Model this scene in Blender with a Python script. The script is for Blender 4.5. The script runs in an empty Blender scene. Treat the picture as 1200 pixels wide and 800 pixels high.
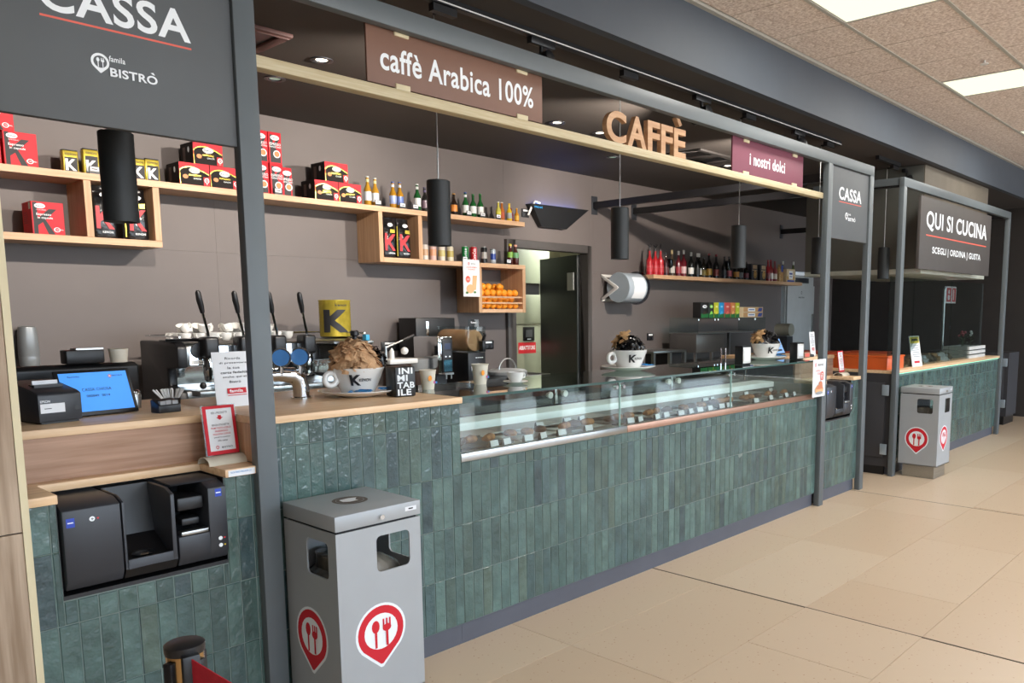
import bpy, bmesh, math, random
from mathutils import Vector, Matrix
random.seed(7)
SC = bpy.context.scene
COL = SC.collection
R = math.radians

# ------------------------------------------------------------------ camera
cam_d = bpy.data.cameras.new('camera'); cam = bpy.data.objects.new('camera', cam_d); COL.objects.link(cam)
yaw, pitch, roll = R(49.62246), R(-7.09603), R(-0.0574)
fw = Vector((math.sin(yaw)*math.cos(pitch), math.cos(yaw)*math.cos(pitch), math.sin(pitch)))
rt = fw.cross(Vector((0, 0, 1))).normalized(); up = rt.cross(fw)
r2 = math.cos(roll)*rt + math.sin(roll)*up; u2 = -math.sin(roll)*rt + math.cos(roll)*up
cam.matrix_world = Matrix(((r2.x, u2.x, -fw.x, 0), (r2.y, u2.y, -fw.y, 0), (r2.z, u2.z, -fw.z, 1.55), (0, 0, 0, 1)))
cam_d.sensor_width = 36; cam_d.lens = 36*945.886/1200
cam_d.shift_x = -117.927/1200; cam_d.shift_y = 81.996/1200
cam_d.clip_start = .02; cam_d.clip_end = 200
SC.camera = cam

# ------------------------------------------------------------------ world, light, exposure
SC.view_settings.view_transform = 'Standard'; SC.view_settings.look = 'None'
SC.view_settings.gamma = 1; SC.view_settings.use_curve_mapping = False
SC.view_settings.exposure = 0.08
W = bpy.data.worlds.new('sky'); SC.world = W; W.use_nodes = True
wn = W.node_tree.nodes; wl = W.node_tree.links; wn.clear()
wo = wn.new('ShaderNodeOutputWorld'); bg = wn.new('ShaderNodeBackground'); tc = wn.new('ShaderNodeTexCoord')
sp = wn.new('ShaderNodeSeparateXYZ'); rp = wn.new('ShaderNodeValToRGB')
wl.new(tc.outputs['Generated'], sp.inputs[0]); wl.new(sp.outputs['Z'], rp.inputs[0])
e = rp.color_ramp.elements
e[0].position = 0.0; e[0].color = (.62, .64, .66, 1); e[1].position = .5; e[1].color = (.50, .72, 1.0, 1)
x = e.new(.02); x.color = (.74, .87, 1.0, 1)
wl.new(rp.outputs[0], bg.inputs[0]); bg.inputs[1].default_value = 7.2
wl.new(bg.outputs[0], wo.inputs[0])
SPOT_W = 250      # track spots
PANEL_E = 1.05    # ceiling light panels

# ------------------------------------------------------------------ materials
def hx(s):
    s = s.lstrip('#'); v = [int(s[i:i+2], 16)/255 for i in (0, 2, 4)]
    return tuple(c/12.92 if c <= .04045 else ((c+.055)/1.055)**2.4 for c in v) + (1,)
MATS = {}
def mat(name, col, rough=.5, metal=0, var=.06, vscale=6, bump=0, bscale=60, coat=0, emit=0, stretch=None, spec=.5, c2=None, lo=.35, hi=.65):
    """procedural principled: two tones of one colour through noise, optional bump"""
    if name in MATS: return MATS[name]
    m = bpy.data.materials.new(name); m.use_nodes = True; MATS[name] = m
    n = m.node_tree.nodes; l = m.node_tree.links; b = n['Principled BSDF']
    c = hx(col); d = hx(c2) if c2 else tuple(max(0, k*(1-var*2)) for k in c[:3]) + (1,)
    t = n.new('ShaderNodeTexCoord'); mp = n.new('ShaderNodeMapping'); no = n.new('ShaderNodeTexNoise'); rr = n.new('ShaderNodeValToRGB')
    l.new(t.outputs['Object'], mp.inputs[0]); l.new(mp.outputs[0], no.inputs[0]); l.new(no.outputs[0], rr.inputs[0])
    if stretch: mp.inputs['Scale'].default_value = stretch
    no.inputs['Scale'].default_value = vscale; no.inputs['Detail'].default_value = 4
    rr.color_ramp.elements[0].color = d; rr.color_ramp.elements[1].color = c
    rr.color_ramp.elements[0].position = lo; rr.color_ramp.elements[1].position = hi
    l.new(rr.outputs[0], b.inputs['Base Color'])
    b.inputs['Roughness'].default_value = rough; b.inputs['Metallic'].default_value = metal
    b.inputs['Specular IOR Level'].default_value = spec
    b.inputs['Coat Weight'].default_value = coat; b.inputs['Coat Roughness'].default_value = .08
    if emit:
        b.inputs['Emission Color'].default_value = c; b.inputs['Emission Strength'].default_value = emit
    if bump:
        n2 = n.new('ShaderNodeTexNoise'); bp = n.new('ShaderNodeBump'); n2.inputs['Scale'].default_value = bscale
        l.new(mp.outputs[0], n2.inputs[0]); l.new(n2.outputs[0], bp.inputs['Height'])
        bp.inputs['Strength'].default_value = bump; bp.inputs['Distance'].default_value = .01
        l.new(bp.outputs[0], b.inputs['Normal'])
    return m
def wood(name, c1, c2, axis='X', rough=.5, scale=1.0):
    st = {'X': (1.2, 22, 22), 'Y': (22, 1.2, 22), 'Z': (22, 22, 1.2)}[axis]
    return mat(name, c1, rough, c2=c2, vscale=2.2*scale, stretch=st, lo=.3, hi=.7, bump=.06, bscale=6, spec=.4)
def glass(name, tint, refl=1.0, rough=0.0):
    """thin clear pane: see-through, with a Schlick mirror term that is the same on both faces"""
    m = bpy.data.materials.new(name); m.use_nodes = True; MATS[name] = m
    n = m.node_tree.nodes; l = m.node_tree.links; n.clear()
    o = n.new('ShaderNodeOutputMaterial'); mx = n.new('ShaderNodeMixShader'); t = n.new('ShaderNodeBsdfTransparent'); g = n.new('ShaderNodeBsdfGlossy'); ge = n.new('ShaderNodeNewGeometry'); dt = n.new('ShaderNodeVectorMath'); dt.operation = 'DOT_PRODUCT'
    l.new(ge.outputs['Incoming'], dt.inputs[0]); l.new(ge.outputs['Normal'], dt.inputs[1])
    def M(op, a, b):
        q = n.new('ShaderNodeMath'); q.operation = op; q.use_clamp = False
        for i, v in enumerate((a, b)):
            if v is None: continue
            if isinstance(v, (int, float)): q.inputs[i].default_value = v
            else: l.new(v, q.inputs[i])
        return q.outputs[0]
    c = M('ABSOLUTE', dt.outputs['Value'], None); k = M('POWER', M('SUBTRACT', 1.0, c), 5.0); f = M('MINIMUM', M('MULTIPLY', M('ADD', M('MULTIPLY', k, .96), .04), refl), 1.0)
    t.inputs[0].default_value = hx(tint); g.inputs['Roughness'].default_value = rough
    l.new(f, mx.inputs[0]); l.new(t.outputs[0], mx.inputs[1]); l.new(g.outputs[0], mx.inputs[2]); l.new(mx.outputs[0], o.inputs[0])
    return m
def tile_mat():
    m = bpy.data.materials.new('glazed_tile'); m.use_nodes = True; MATS['tile'] = m
    n = m.node_tree.nodes; l = m.node_tree.links; b = n['Principled BSDF']
    oi = n.new('ShaderNodeObjectInfo'); ge = n.new('ShaderNodeNewGeometry'); ad = n.new('ShaderNodeMath'); fr = n.new('ShaderNodeMath')
    ad.operation = 'ADD'; fr.operation = 'FRACT'
    l.new(oi.outputs['Random'], ad.inputs[0]); l.new(ge.outputs['Random Per Island'], ad.inputs[1]); l.new(ad.outputs[0], fr.inputs[0])
    rr = n.new('ShaderNodeValToRGB'); l.new(fr.outputs[0], rr.inputs[0]); cr = rr.color_ramp
    cols = ['#3f524f', '#4d635e', '#566d68', '#465a5b', '#50655f', '#586f69', '#425654', '#54645a', '#49605b', '#405153']
    cr.elements[0].color = hx(cols[0]); cr.elements[1].color = hx(cols[-1]); cr.elements[1].position = .95
    for i in range(1, 9): q = cr.elements.new(i/10); q.color = hx(cols[i])
    t = n.new('ShaderNodeTexCoord'); no = n.new('ShaderNodeTexNoise'); no.inputs['Scale'].default_value = 9; no.inputs['Detail'].default_value = 6
    va = n.new('ShaderNodeVectorMath'); cb = n.new('ShaderNodeCombineXYZ'); l.new(fr.outputs[0], cb.inputs[0]); va.operation = 'MULTIPLY_ADD'
    va.inputs[1].default_value = (1, 1, 1); l.new(t.outputs['Object'], va.inputs[0]); 
    sc = n.new('ShaderNodeVectorMath'); sc.operation = 'SCALE'; sc.inputs['Scale'].default_value = 37; l.new(cb.outputs[0], sc.inputs[0]); l.new(sc.outputs[0], va.inputs[2])
    l.new(va.outputs[0], no.inputs[0])
    hs = n.new('ShaderNodeHueSaturation'); mr = n.new('ShaderNodeMapRange'); l.new(no.outputs[0], mr.inputs[0])
    mr.inputs[1].default_value = .3; mr.inputs[2].default_value = .7; mr.inputs[3].default_value = .72; mr.inputs[4].default_value = 1.3
    l.new(mr.outputs[0], hs.inputs['Value']); l.new(rr.outputs[0], hs.inputs['Color']); l.new(hs.outputs[0], b.inputs['Base Color'])
    b.inputs['Roughness'].default_value = .11; b.inputs['Specular IOR Level'].default_value = .5
    n2 = n.new('ShaderNodeTexNoise'); n2.inputs['Scale'].default_value = 32; n2.inputs['Detail'].default_value = 2; l.new(va.outputs[0], n2.inputs[0])
    bp = n.new('ShaderNodeBump'); bp.inputs['Strength'].default_value = .5; bp.inputs['Distance'].default_value = .01
    l.new(n2.outputs[0], bp.inputs['Height']); l.new(bp.outputs[0], b.inputs['Normal'])
    return m
def floor_mat():
    m = bpy.data.materials.new('terrazzo'); m.use_nodes = True; MATS['terrazzo'] = m
    n = m.node_tree.nodes; l = m.node_tree.links; b = n['Principled BSDF']
    ge = n.new('ShaderNodeNewGeometry'); oi = n.new('ShaderNodeObjectInfo')
    vo = n.new('ShaderNodeTexVoronoi'); vo.inputs['Scale'].default_value = 42; l.new(ge.outputs['Position'], vo.inputs['Vector'])
    r1 = n.new('ShaderNodeValToRGB'); l.new(vo.outputs['Distance'], r1.inputs[0])
    r1.color_ramp.elements[0].position = .10; r1.color_ramp.elements[0].color = (1, 1, 1, 1); r1.color_ramp.elements[1].position = .2; r1.color_ramp.elements[1].color = (0, 0, 0, 1)
    gt = n.new('ShaderNodeSeparateColor'); l.new(vo.outputs['Color'], gt.inputs[0])
    th = n.new('ShaderNodeMath'); th.operation = 'GREATER_THAN'; th.inputs[1].default_value = .62; l.new(gt.outputs[0], th.inputs[0])
    mu = n.new('ShaderNodeMath'); mu.operation = 'MULTIPLY'; l.new(th.outputs[0], mu.inputs[0]); l.new(r1.outputs[0], mu.inputs[1])
    mu2 = n.new('ShaderNodeMath'); mu2.operation = 'MULTIPLY'; mu2.inputs[1].default_value = .75; l.new(mu.outputs[0], mu2.inputs[0])
    base = n.new('ShaderNodeMix'); base.data_type = 'RGBA'; base.inputs[6].default_value = hx('#d3bda3'); base.inputs[7].default_value = hx('#cbb296'); l.new(oi.outputs['Random'], base.inputs[0])
    mx = n.new('ShaderNodeMix'); mx.data_type = 'RGBA'; mx.inputs[7].default_value = hx('#a87650')
    l.new(mu2.outputs[0], mx.inputs[0]); l.new(base.outputs[2], mx.inputs[6]); l.new(mx.outputs[2], b.inputs['Base Color'])
    b.inputs['Roughness'].default_value = .33; b.inputs['Specular IOR Level'].default_value = .45
    return m
def fibre_mat():
    m = mat('fibre_board', '#f0e4d9', .9, c2='#b9a596', vscale=55, stretch=(1, 1, 1), lo=.3, hi=.72, bump=.5, bscale=70, spec=.2)
    return m
M_post = mat('grey_lacquer', '#5f6669', .45, var=.03)
M_fascia = mat('bulkhead_paint', '#434a53', .6, var=.03)
M_ceil = mat('dark_ceiling', '#463f3a', .75, var=.05, vscale=2)
M_wall = mat('wall_laminate', '#6b6360', .55, var=.03, vscale=3)
M_dark = mat('dark_wall', '#37322f', .6, var=.05)
M_black = mat('black_plastic', '#18181a', .38, var=.05)
M_mattblack = mat('matt_black', '#26292a', .55, var=.04)
M_dgrey = mat('dark_grey_plastic', '#33353a', .4, var=.05)
M_anthr = mat('anthracite_panel', '#3b3a3d', .5, var=.04)
M_steel = mat('brushed_steel', '#b9bab8', .3, metal=1, var=.06, stretch=(1, 20, 20))
M_chrome = mat('chrome', '#dfe3e6', .07, metal=1, var=.02)
M_white = mat('white_ceramic', '#e9e7e2', .25, var=.02, coat=.3)
M_paper = mat('white_paper', '#e9eaec', .7, var=.01)
M_red = mat('red_print', '#cf2a33', .5, var=.03)
M_redc = mat('red_carton', '#cf2531', .55, var=.04, spec=.3)
M_ink = mat('black_ink', '#232326', .6, var=.02)
M_letter = mat('white_lettering', '#eef2f4', .5, var=.01)
M_redline = mat('coral_line', '#e0624f', .5, var=.01)
M_cream = mat('cream_edge', '#d9cba6', .55, var=.04)
M_kick = mat('kick_grey', '#585a63', .5, var=.04)
M_grout = mat('grout', '#6e7b76', .85, var=.06)
M_binb = mat('silver_lacquer', '#a9acae', .42, var=.02, metal=.15)
M_woodX = wood('oak_x', '#d8b18d', '#c09873', 'X', .42)
M_woodY = wood('oak_y', '#d8b18d', '#c09873', 'Y', .42)
M_woodZ = wood('oak_z', '#cda681', '#b38a66', 'Z', .45)
M_top = wood('oak_worktop', '#efcca4', '#d8b186', 'X', .38)
M_walnut = wood('brown_oak', '#b8937a', '#977258', 'X', .5)
M_pillar = wood('sonoma_oak', '#b8a28b', '#8d765f', 'Z', .6)
M_cartonb = mat('black_carton', '#1f1918', .65, var=.05, spec=.2)
M_gold = mat('gold_foil', '#d8c24c', .25, metal=.55, var=.1, vscale=20)
M_foil = mat('black_foil', '#141416', .18, var=.1, bump=.8, bscale=25, coat=.5)
M_kraft = mat('kraft_paper', '#d0a67c', .8, var=.12, vscale=25)
M_blue = mat('blue_foil', '#1f7fc2', .35, var=.06)
M_tile = tile_mat(); M_floor = floor_mat(); M_fibre = fibre_mat()
G_case = glass('case_glass', '#f4f9f7', 2.0)
G_top = glass('top_glass', '#e2efeb', 1.3)
G_dark = glass('screen_glass', '#d6dedd', .9)
G_clear = glass('clear_plastic', '#e8eeee', 1.0)
G_smoke = glass('smoked_plastic', '#b7bcc6', 1.2)
M_edge = mat('glass_edge', '#9fc4ba', .15, var=.05)

# ------------------------------------------------------------------ mesh helpers
class MB:
    def __init__(s): s.v = []; s.f = []; s.mi = []; s.cur = 0
    def mat(s, i): s.cur = i; return s
    def add(s, vs, fs):
        o = len(s.v); s.v += [tuple(p) for p in vs]; s.f += [tuple(i+o for i in q) for q in fs]; s.mi += [s.cur]*len(fs); return s
    def box(s, x0, x1, y0, y1, z0, z1):
        return s.add([(x0,y0,z0),(x1,y0,z0),(x1,y1,z0),(x0,y1,z0),(x0,y0,z1),(x1,y0,z1),(x1,y1,z1),(x0,y1,z1)],
                     [(3,2,1,0),(4,5,6,7),(0,1,5,4),(1,2,6,5),(2,3,7,6),(3,0,4,7)])
    def prism(s, pts, d0, d1, axis='Y'):
        n = len(pts)
        mk = {'Y': lambda a, b, d: (a, d, b), 'X': lambda a, b, d: (d, a, b), 'Z': lambda a, b, d: (a, b, d)}[axis]
        vs = [mk(a, b, d0) for a, b in pts] + [mk(a, b, d1) for a, b in pts]
        return s.add(vs, [tuple(range(n)), tuple(range(2*n-1, n-1, -1))] + [(i, i+n, (i+1) % n+n, (i+1) % n) for i in range(n)])
    def lathe(s, prof, n=16, c=(0, 0), cap0=True, cap1=True):
        vs = []
        for r, z in prof:
            for k in range(n): a = 2*math.pi*k/n; vs.append((c[0]+r*math.cos(a), c[1]+r*math.sin(a), z))
        fs = []
        for i in range(len(prof)-1):
            for k in range(n): fs.append((i*n+k, i*n+(k+1) % n, (i+1)*n+(k+1) % n, (i+1)*n+k))
        if cap0: fs.append(tuple(range(n-1, -1, -1)))
        if cap1: fs.append(tuple(range((len(prof)-1)*n, len(prof)*n)))
        return s.add(vs, fs)
    def tube(s, pts, r, n=8):
        pts = [Vector(p) for p in pts]; vs = []; rs = r if isinstance(r, (list, tuple)) else [r]*len(pts)
        for i, p in enumerate(pts):
            d = (pts[min(i+1, len(pts)-1)]-pts[max(i-1, 0)]).normalized()
            if i == 0: a = d.cross(Vector((0, 0, 1))) if abs(d.z) < .95 else d.cross(Vector((0, 1, 0)))
            else: a = a-d*a.dot(d)
            a.normalize(); b = d.cross(a)
            for k in range(n): t = 2*math.pi*k/n; vs.append(p+rs[i]*(math.cos(t)*a+math.sin(t)*b))
        fs = [(i*n+k, i*n+(k+1) % n, (i+1)*n+(k+1) % n, (i+1)*n+k) for i in range(len(pts)-1) for k in range(n)]
        fs += [tuple(range(n-1, -1, -1)), tuple(range((len(pts)-1)*n, len(pts)*n))]
        return s.add(vs, fs)
    def ball(s, c, r, nu=12, nv=8, sc=(1, 1, 1)):
        vs = [(c[0], c[1], c[2]-r*sc[2])]
        for j in range(1, nv):
            ph = -math.pi/2+math.pi*j/nv
            for k in range(nu): a = 2*math.pi*k/nu; vs.append((c[0]+r*sc[0]*math.cos(ph)*math.cos(a), c[1]+r*sc[1]*math.cos(ph)*math.sin(a), c[2]+r*sc[2]*math.sin(ph)))
        vs.append((c[0], c[1], c[2]+r*sc[2])); t = len(vs)-1
        fs = [(0, 1+(k+1) % nu, 1+k) for k in range(nu)]
        fs += [(1+j*nu+k, 1+j*nu+(k+1) % nu, 1+(j+1)*nu+(k+1) % nu, 1+(j+1)*nu+k) for j in range(nv-2) for k in range(nu)]
        fs += [(t, 1+(nv-2)*nu+k, 1+(nv-2)*nu+(k+1) % nu) for k in range(nu)]
        return s.add(vs, fs)
    def quad(s, a, b, c, d): return s.add([a, b, c, d], [(0, 1, 2, 3)])
    def move(s, d=(0, 0, 0), rz=0, rx=0, ry=0):
        m = Matrix.Translation(d) @ Matrix.Rotation(rz, 4, 'Z') @ Matrix.Rotation(ry, 4, 'Y') @ Matrix.Rotation(rx, 4, 'X')
        s.v = [tuple(m @ Vector(p)) for p in s.v]; return s
    def mesh(s, name, mats, bevel=0, seg=2, smooth=True):
        me = bpy.data.meshes.new(name); me.from_pydata(s.v, [], s.f)
        me.polygons.foreach_set('material_index', s.mi)
        for m in (mats if isinstance(mats, (list, tuple)) else [mats]): me.materials.append(m)
        bm = bmesh.new(); bm.from_mesh(me)
        if bevel:
            bmesh.ops.remove_doubles(bm, verts=bm.verts, dist=1e-5)
            es = [q for q in bm.edges if len(q.link_faces) == 2 and q.calc_face_angle(0) > .6]
            bmesh.ops.bevel(bm, geom=es, offset=bevel, segments=seg, affect='EDGES', profile=.5)
        bmesh.ops.recalc_face_normals(bm, faces=bm.faces)
        bm.to_mesh(me); bm.free()
        if smooth: me.shade_smooth(); me.set_sharp_from_angle(angle=R(38))
        return me
def link(name, me, parent=None, loc=(0, 0, 0), rz=0):
    o = bpy.data.objects.new(name, me); COL.objects.link(o); o.location = loc; o.rotation_euler = (0, 0, rz)
    if parent: o.parent = parent
    return o
def part(name, mb, mats, parent, bevel=0, loc=(0, 0, 0), seg=2, label=None, kind=None):
    o = link(name, mb.mesh(name, mats, bevel, seg), parent, loc)
    if label: o['label'] = label
    if kind: o['kind'] = kind
    return o
def tag(o, label, cat, group=None, kind=None):
    o['label'] = label; o['category'] = cat
    if group: o['group'] = group
    if kind: o['kind'] = kind
    return o
def thing(name, label, cat, loc=(0, 0, 0), rz=0, group=None):
    o = link(name, None, None, loc, rz); return tag(o, label, cat, group)
def solo(name, mb, mats, label, cat, loc=(0, 0, 0), rz=0, group=None, bevel=0, kind=None, seg=2):
    return tag(link(name, mb.mesh(name, mats, bevel, seg), None, loc, rz), label, cat, group, kind)
def struct(name, mb, mats, bevel=0):
    o = link(name, mb.mesh(name, mats, bevel)); o['kind'] = 'structure'; return o
def dup(root, loc, rz=0, label=None, group=None):
    r = root.copy(); COL.objects.link(r); r.location = loc; r.rotation_euler = (0, 0, rz)
    if label: r['label'] = label
    if group: r['group'] = group
    for ch in list(root.children):
        c = ch.copy(); COL.objects.link(c); c.parent = r
        for g in list(ch.children):
            d = g.copy(); COL.objects.link(d); d.parent = c
    return r
def ordn(i): return ['first', 'second', 'third', 'fourth', 'fifth', 'sixth', 'seventh', 'eighth', 'ninth', 'tenth', 'eleventh', 'twelfth', 'thirteenth', 'fourteenth', 'fifteenth', 'sixteenth', 'seventeenth', 'eighteenth', 'nineteenth', 'twentieth', 'twenty-first', 'twenty-second', 'twenty-third', 'twenty-fourth', 'twenty-fifth', 'twenty-sixth', 'twenty-seventh', 'twenty-eighth', 'twenty-ninth', 'thirtieth'][i]

# ---- flat print: shapes on a plane. face 'F' looks to -Y, 'L' to -X, 'T' to +Z
TXT = {}
def glyphs(s, bold):
    k = (s, bold)
    if k not in TXT:
        cu = bpy.data.curves.new('t', 'FONT'); cu.body = s; cu.size = 1; cu.resolution_u = 5 if len(s) < 20 else 3; cu.offset = bold*.6; cu.space_character = 1.06; cu.fill_mode = 'FRONT'
        ob = bpy.data.objects.new('t', cu); me = ob.to_mesh()
        vs = [(v.co.x, v.co.y) for v in me.vertices]; fs = [tuple(p.vertices) for p in me.polygons]
        ob.to_mesh_clear(); bpy.data.objects.remove(ob); bpy.data.curves.remove(cu)
        x0 = min(v[0] for v in vs); x1 = max(v[0] for v in vs); y0 = min(v[1] for v in vs); y1 = max(v[1] for v in vs)
        TXT[k] = ([((a-x0)/(x1-x0), (b-y0)/(y1-y0)) for a, b in vs], fs, (x1-x0)/(y1-y0))
    return TXT[k]
def wrap(t, bold, fn, nu=10, nv=4):
    vs, fs, asp = glyphs(t, bold); bm = bmesh.new(); q = [bm.verts.new((a, b, 0)) for a, b in vs]
    for f in fs:
        try: bm.faces.new([q[i] for i in f])
        except ValueError: pass
    for ax, k in ((0, nu), (1, nv)):
        for i in range(1, k):
            co = [0, 0, 0]; co[ax] = i/k; no = [0, 0, 0]; no[ax] = 1
            bmesh.ops.bisect_plane(bm, geom=bm.verts[:]+bm.edges[:]+bm.faces[:], plane_co=co, plane_no=no)
    bm.verts.index_update(); r = MB().add([fn(v.co.x, v.co.y) for v in bm.verts], [tuple(v.index for v in f.verts) for f in bm.faces]); bm.free(); return r
class Print:
    def __init__(s, o, face='F', tilt=0):
        s.o = Vector(o); s.mb = MB(); s.mats = []; s.lv = 0
        s.u, s.w, s.n = {'F': ((1,0,0), (0,0,1), (0,-1,0)), 'L': ((0,-1,0), (0,0,1), (-1,0,0)), 'T': ((1,0,0), (0,1,0), (0,0,1)), 'R': ((0,1,0), (0,0,1), (1,0,0))}[face]
        s.u, s.w, s.n = Vector(s.u), Vector(s.w), Vector(s.n)
        if tilt:
            q = Matrix.Rotation(tilt, 3, s.u); s.w = q @ s.w; s.n = q @ s.n
    def p(s, a, b): return s.o + s.u*a + s.w*b + s.n*(.0006+.0004*s.lv)
    def m(s, mt):
        if mt not in s.mats: s.mats.append(mt)
        s.mb.cur = s.mats.index(mt)
    def poly(s, pts, mt): s.m(mt); s.mb.add([s.p(a, b) for a, b in pts], [tuple(range(len(pts)))]); s.lv += 1; return s
    def rect(s, a0, b0, a1, b1, mt): return s.poly([(a0, b0), (a1, b0), (a1, b1), (a0, b1)], mt)
    def ell(s, a, b, ra, rb, mt, n=20): return s.poly([(a+ra*math.cos(2*math.pi*k/n), b+rb*math.sin(2*math.pi*k/n)) for k in range(n)], mt)
    def ring(s, a, b, ra, rb, t, mt, n=24):
        s.m(mt); vs = []
        for q in (1, 1-t): vs += [s.p(a+q*ra*math.cos(2*math.pi*k/n), b+q*rb*math.sin(2*math.pi*k/n)) for k in range(n)]
        s.mb.add(vs, [(k, (k+1) % n, n+(k+1) % n, n+k) for k in range(n)]); s.lv += 1; return s
    def text(s, t, a, b, h, mt, w=None, bold=.02, al='c'):
        """a,b = centre (or left) of the lettering box, h its height"""
        vs, fs, asp = glyphs(t, bold); w = w or h*asp
        a0 = a-w/2 if al == 'c' else a
        s.m(mt); s.mb.add([s.p(a0+u*w, b-h/2+v*h) for u, v in vs], fs); s.lv += 1; return s
    def words(s, t, a, b, h, mt, w, parent, bold=.02):
        """one part per word of a long line of lettering"""
        vs, fs, asp = glyphs(t, bold); a0 = a-w/2; isl = sorted((min(vs[i][0] for i in f), max(vs[i][0] for i in f), k) for k, f in enumerate(fs))
        groups = []; end = -9; thr = .20/asp
        for x0, x1, k in isl:
            if x0-end > thr: groups.append([])
            groups[-1].append(k); end = max(end, x1)
        for g in groups:
            used = sorted({i for k in g for i in fs[k]}); ix = {i: j for j, i in enumerate(used)}
            me = bpy.data.meshes.new('word'); me.from_pydata([s.p(a0+vs[i][0]*w, b-h/2+vs[i][1]*h) for i in used], [], [tuple(ix[i] for i in fs[k]) for k in g]); me.materials.append(mt); link('word', me, parent)
    def pin(s, a, b, r, outer, mid, inner, border=True):
        """the pin with spoon and fork; r = radius of the round head"""
        def tear(q):
            pts = [(a+q*math.cos(t), b+q*math.sin(t)) for t in [R(-38+256*k/24) for k in range(25)]]
            return pts + [(a-.38*q, b-1.0*q), (a-.05*q, b-1.30*q), (a+.05*q, b-1.30*q), (a+.38*q, b-1.0*q)]
        if border: s.poly(tear(r*1.1), outer)
        s.poly(tear(r), mid); s.ell(a, b+.0*r, .73*r, .70*r, inner, 24)
        s.ell(a-.24*r, b+.22*r, .17*r, .25*r, mid, 14); s.rect(a-.29*r, b-.62*r, a-.19*r, b+.05*r, mid)
        for d in (-.14, 0, .14): s.rect(a+.24*r+(d-.035)*r, b+.1*r, a+.24*r+(d+.035)*r, b+.46*r, mid)
        s.ell(a+.24*r, b+.1*r, .19*r, .15*r, mid, 12); s.rect(a+.19*r, b-.62*r, a+.29*r, b+.05*r, mid)
        return s
    def build(s, parent, name='print', label=None):
        me = bpy.data.meshes.new(name); me.from_pydata(s.mb.v, [], s.mb.f); me.polygons.foreach_set('material_index', s.mb.mi)
        for m in s.mats: me.materials.append(m)
        o = link(name, me, parent)
        if label: o['label'] = label
        return o

# ================================================================== STRUCTURE
def grid_bar(x0, x1, y, z, parent): part('grid_bar', MB().box(x0, x1, y-.012, y+.012, z-.004, z+.01), M_tbar, parent)
M_tbar = mat('ceiling_grid_metal', '#aaa79d', .5, var=.03)
floor = struct('floor', MB().box(-5, 17, -5, 9, -.2, -.004), M_floor)
rows = [(3.10, 3.71, 2.05), (2.49, 3.10, 2.622), (1.88, 2.49, 3.77), (1.27, 1.88, 3.19), (.66, 1.27, 2.62), (.05, .66, 3.3), (-.56, .05, 2.9)]
fm = {}
for y0, y1, off in rows:
    xs = sorted({round(off+1.15*k, 3) for k in range(-3, 12)} | {3.778, 6.6}); xs = [q for q in xs if -.2 < q < 14]
    for a, b in zip(xs, xs[1:]):
        if b-a < .06: continue
        k = (round(b-a, 2), round(y1-y0, 2))
        if k not in fm:
            g = .0012
            fm[k] = MB().add([(g,g,-.0035),(b-a-g,g,-.0035),(b-a-g,y1-y0-g,-.0035),(g,y1-y0-g,-.0035),(.002,.002,0),(b-a-.002,.002,0),(b-a-.002,y1-y0-.002,0),(.002,y1-y0-.002,0)],
                         [(4,5,6,7),(0,1,5,4),(1,2,6,5),(2,3,7,6),(3,0,4,7)]).mesh('floor_tile', M_floor, smooth=False)
        link('floor_tile', fm[k], floor, (a, y0, 0))
M_joint = mat('joint_rubber', '#5a4c40', .8)
for q in (3.778, 6.6): part('expansion_joint', MB().box(q-.004, q+.004, -.56, 2.9, -.003, .0006), M_joint, floor)

ceil = struct('ceiling', MB().box(-5, 17, -5, 2.95, 3.40, 3.5), mat('ceiling_void', '#6b6259', .9))
XT = 5.147; PX = .5925; RUN = [2.9, 2.405, 1.772, 1.139, .506, -.127]
LIGHTS = {(-1, 1), (3, 1), (7, 1), (11, 1)}
tm = {}
for r in range(5):
    y1, y0 = RUN[r], RUN[r+1]
    for k in range(-4, 15):
        if r >= 3 and k < -2: continue
        if (k, r) in LIGHTS: continue
        key = round(y1-y0, 3)
        if key not in tm: tm[key] = MB().box(.003, PX-.003, .004, y1-y0-.004, -.012, .01).mesh('ceiling_tile', M_fibre, bevel=.003, seg=1, smooth=False)
        link('ceiling_tile', tm[key], ceil, (XT+PX*k, y0, 3.40))
for y in RUN[1:]: grid_bar(2.5, 14, y, 3.386, ceil)
part('edge_trim', MB().box(2.5, 15, 2.905, 2.94, 3.372, 3.40), M_tbar, ceil)
M_panel = mat('light_panel', '#fffee4', .6, var=0, emit=PANEL_E)
_b = M_panel.node_tree.nodes['Principled BSDF']; M_panel.node_tree.links.remove(_b.inputs['Base Color'].links[0]); _b.inputs['Base Color'].default_value = (.1, .1, .1, 1)
for i, (k, r) in enumerate([(-1, 1), (3, 1), (7, 1)]):
    l = bpy.data.lights.new('panel_lamp', 'AREA'); l.size = .56; l.energy = 26; l.color = (1, .98, .92)
    o = bpy.data.objects.new('panel_lamp', l); COL.objects.link(o); o.location = (XT+PX*(k+.5), RUN[2]+.316, 3.375)
    t = thing('ceiling_light', ['square lit ceiling panel at the top edge of the photo', 'square lit ceiling panel in the fibre tiles at upper right', 'square lit ceiling panel farthest down the hall at the right edge'][i], 'ceiling light', (XT+PX*k, RUN[2], 3.386), group='lit ceiling panels')
    part('frame', MB().box(0, PX, 0, .02, 0, .01).box(0, PX, .613, .633, 0, .01).box(0, .02, .02, .613, 0, .01).box(PX-.02, PX, .02, .613, 0, .01), M_tbar, t)
    part('diffuser', MB().box(.02, PX-.02, .02, .613, .002, .008), M_panel, t)
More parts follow.
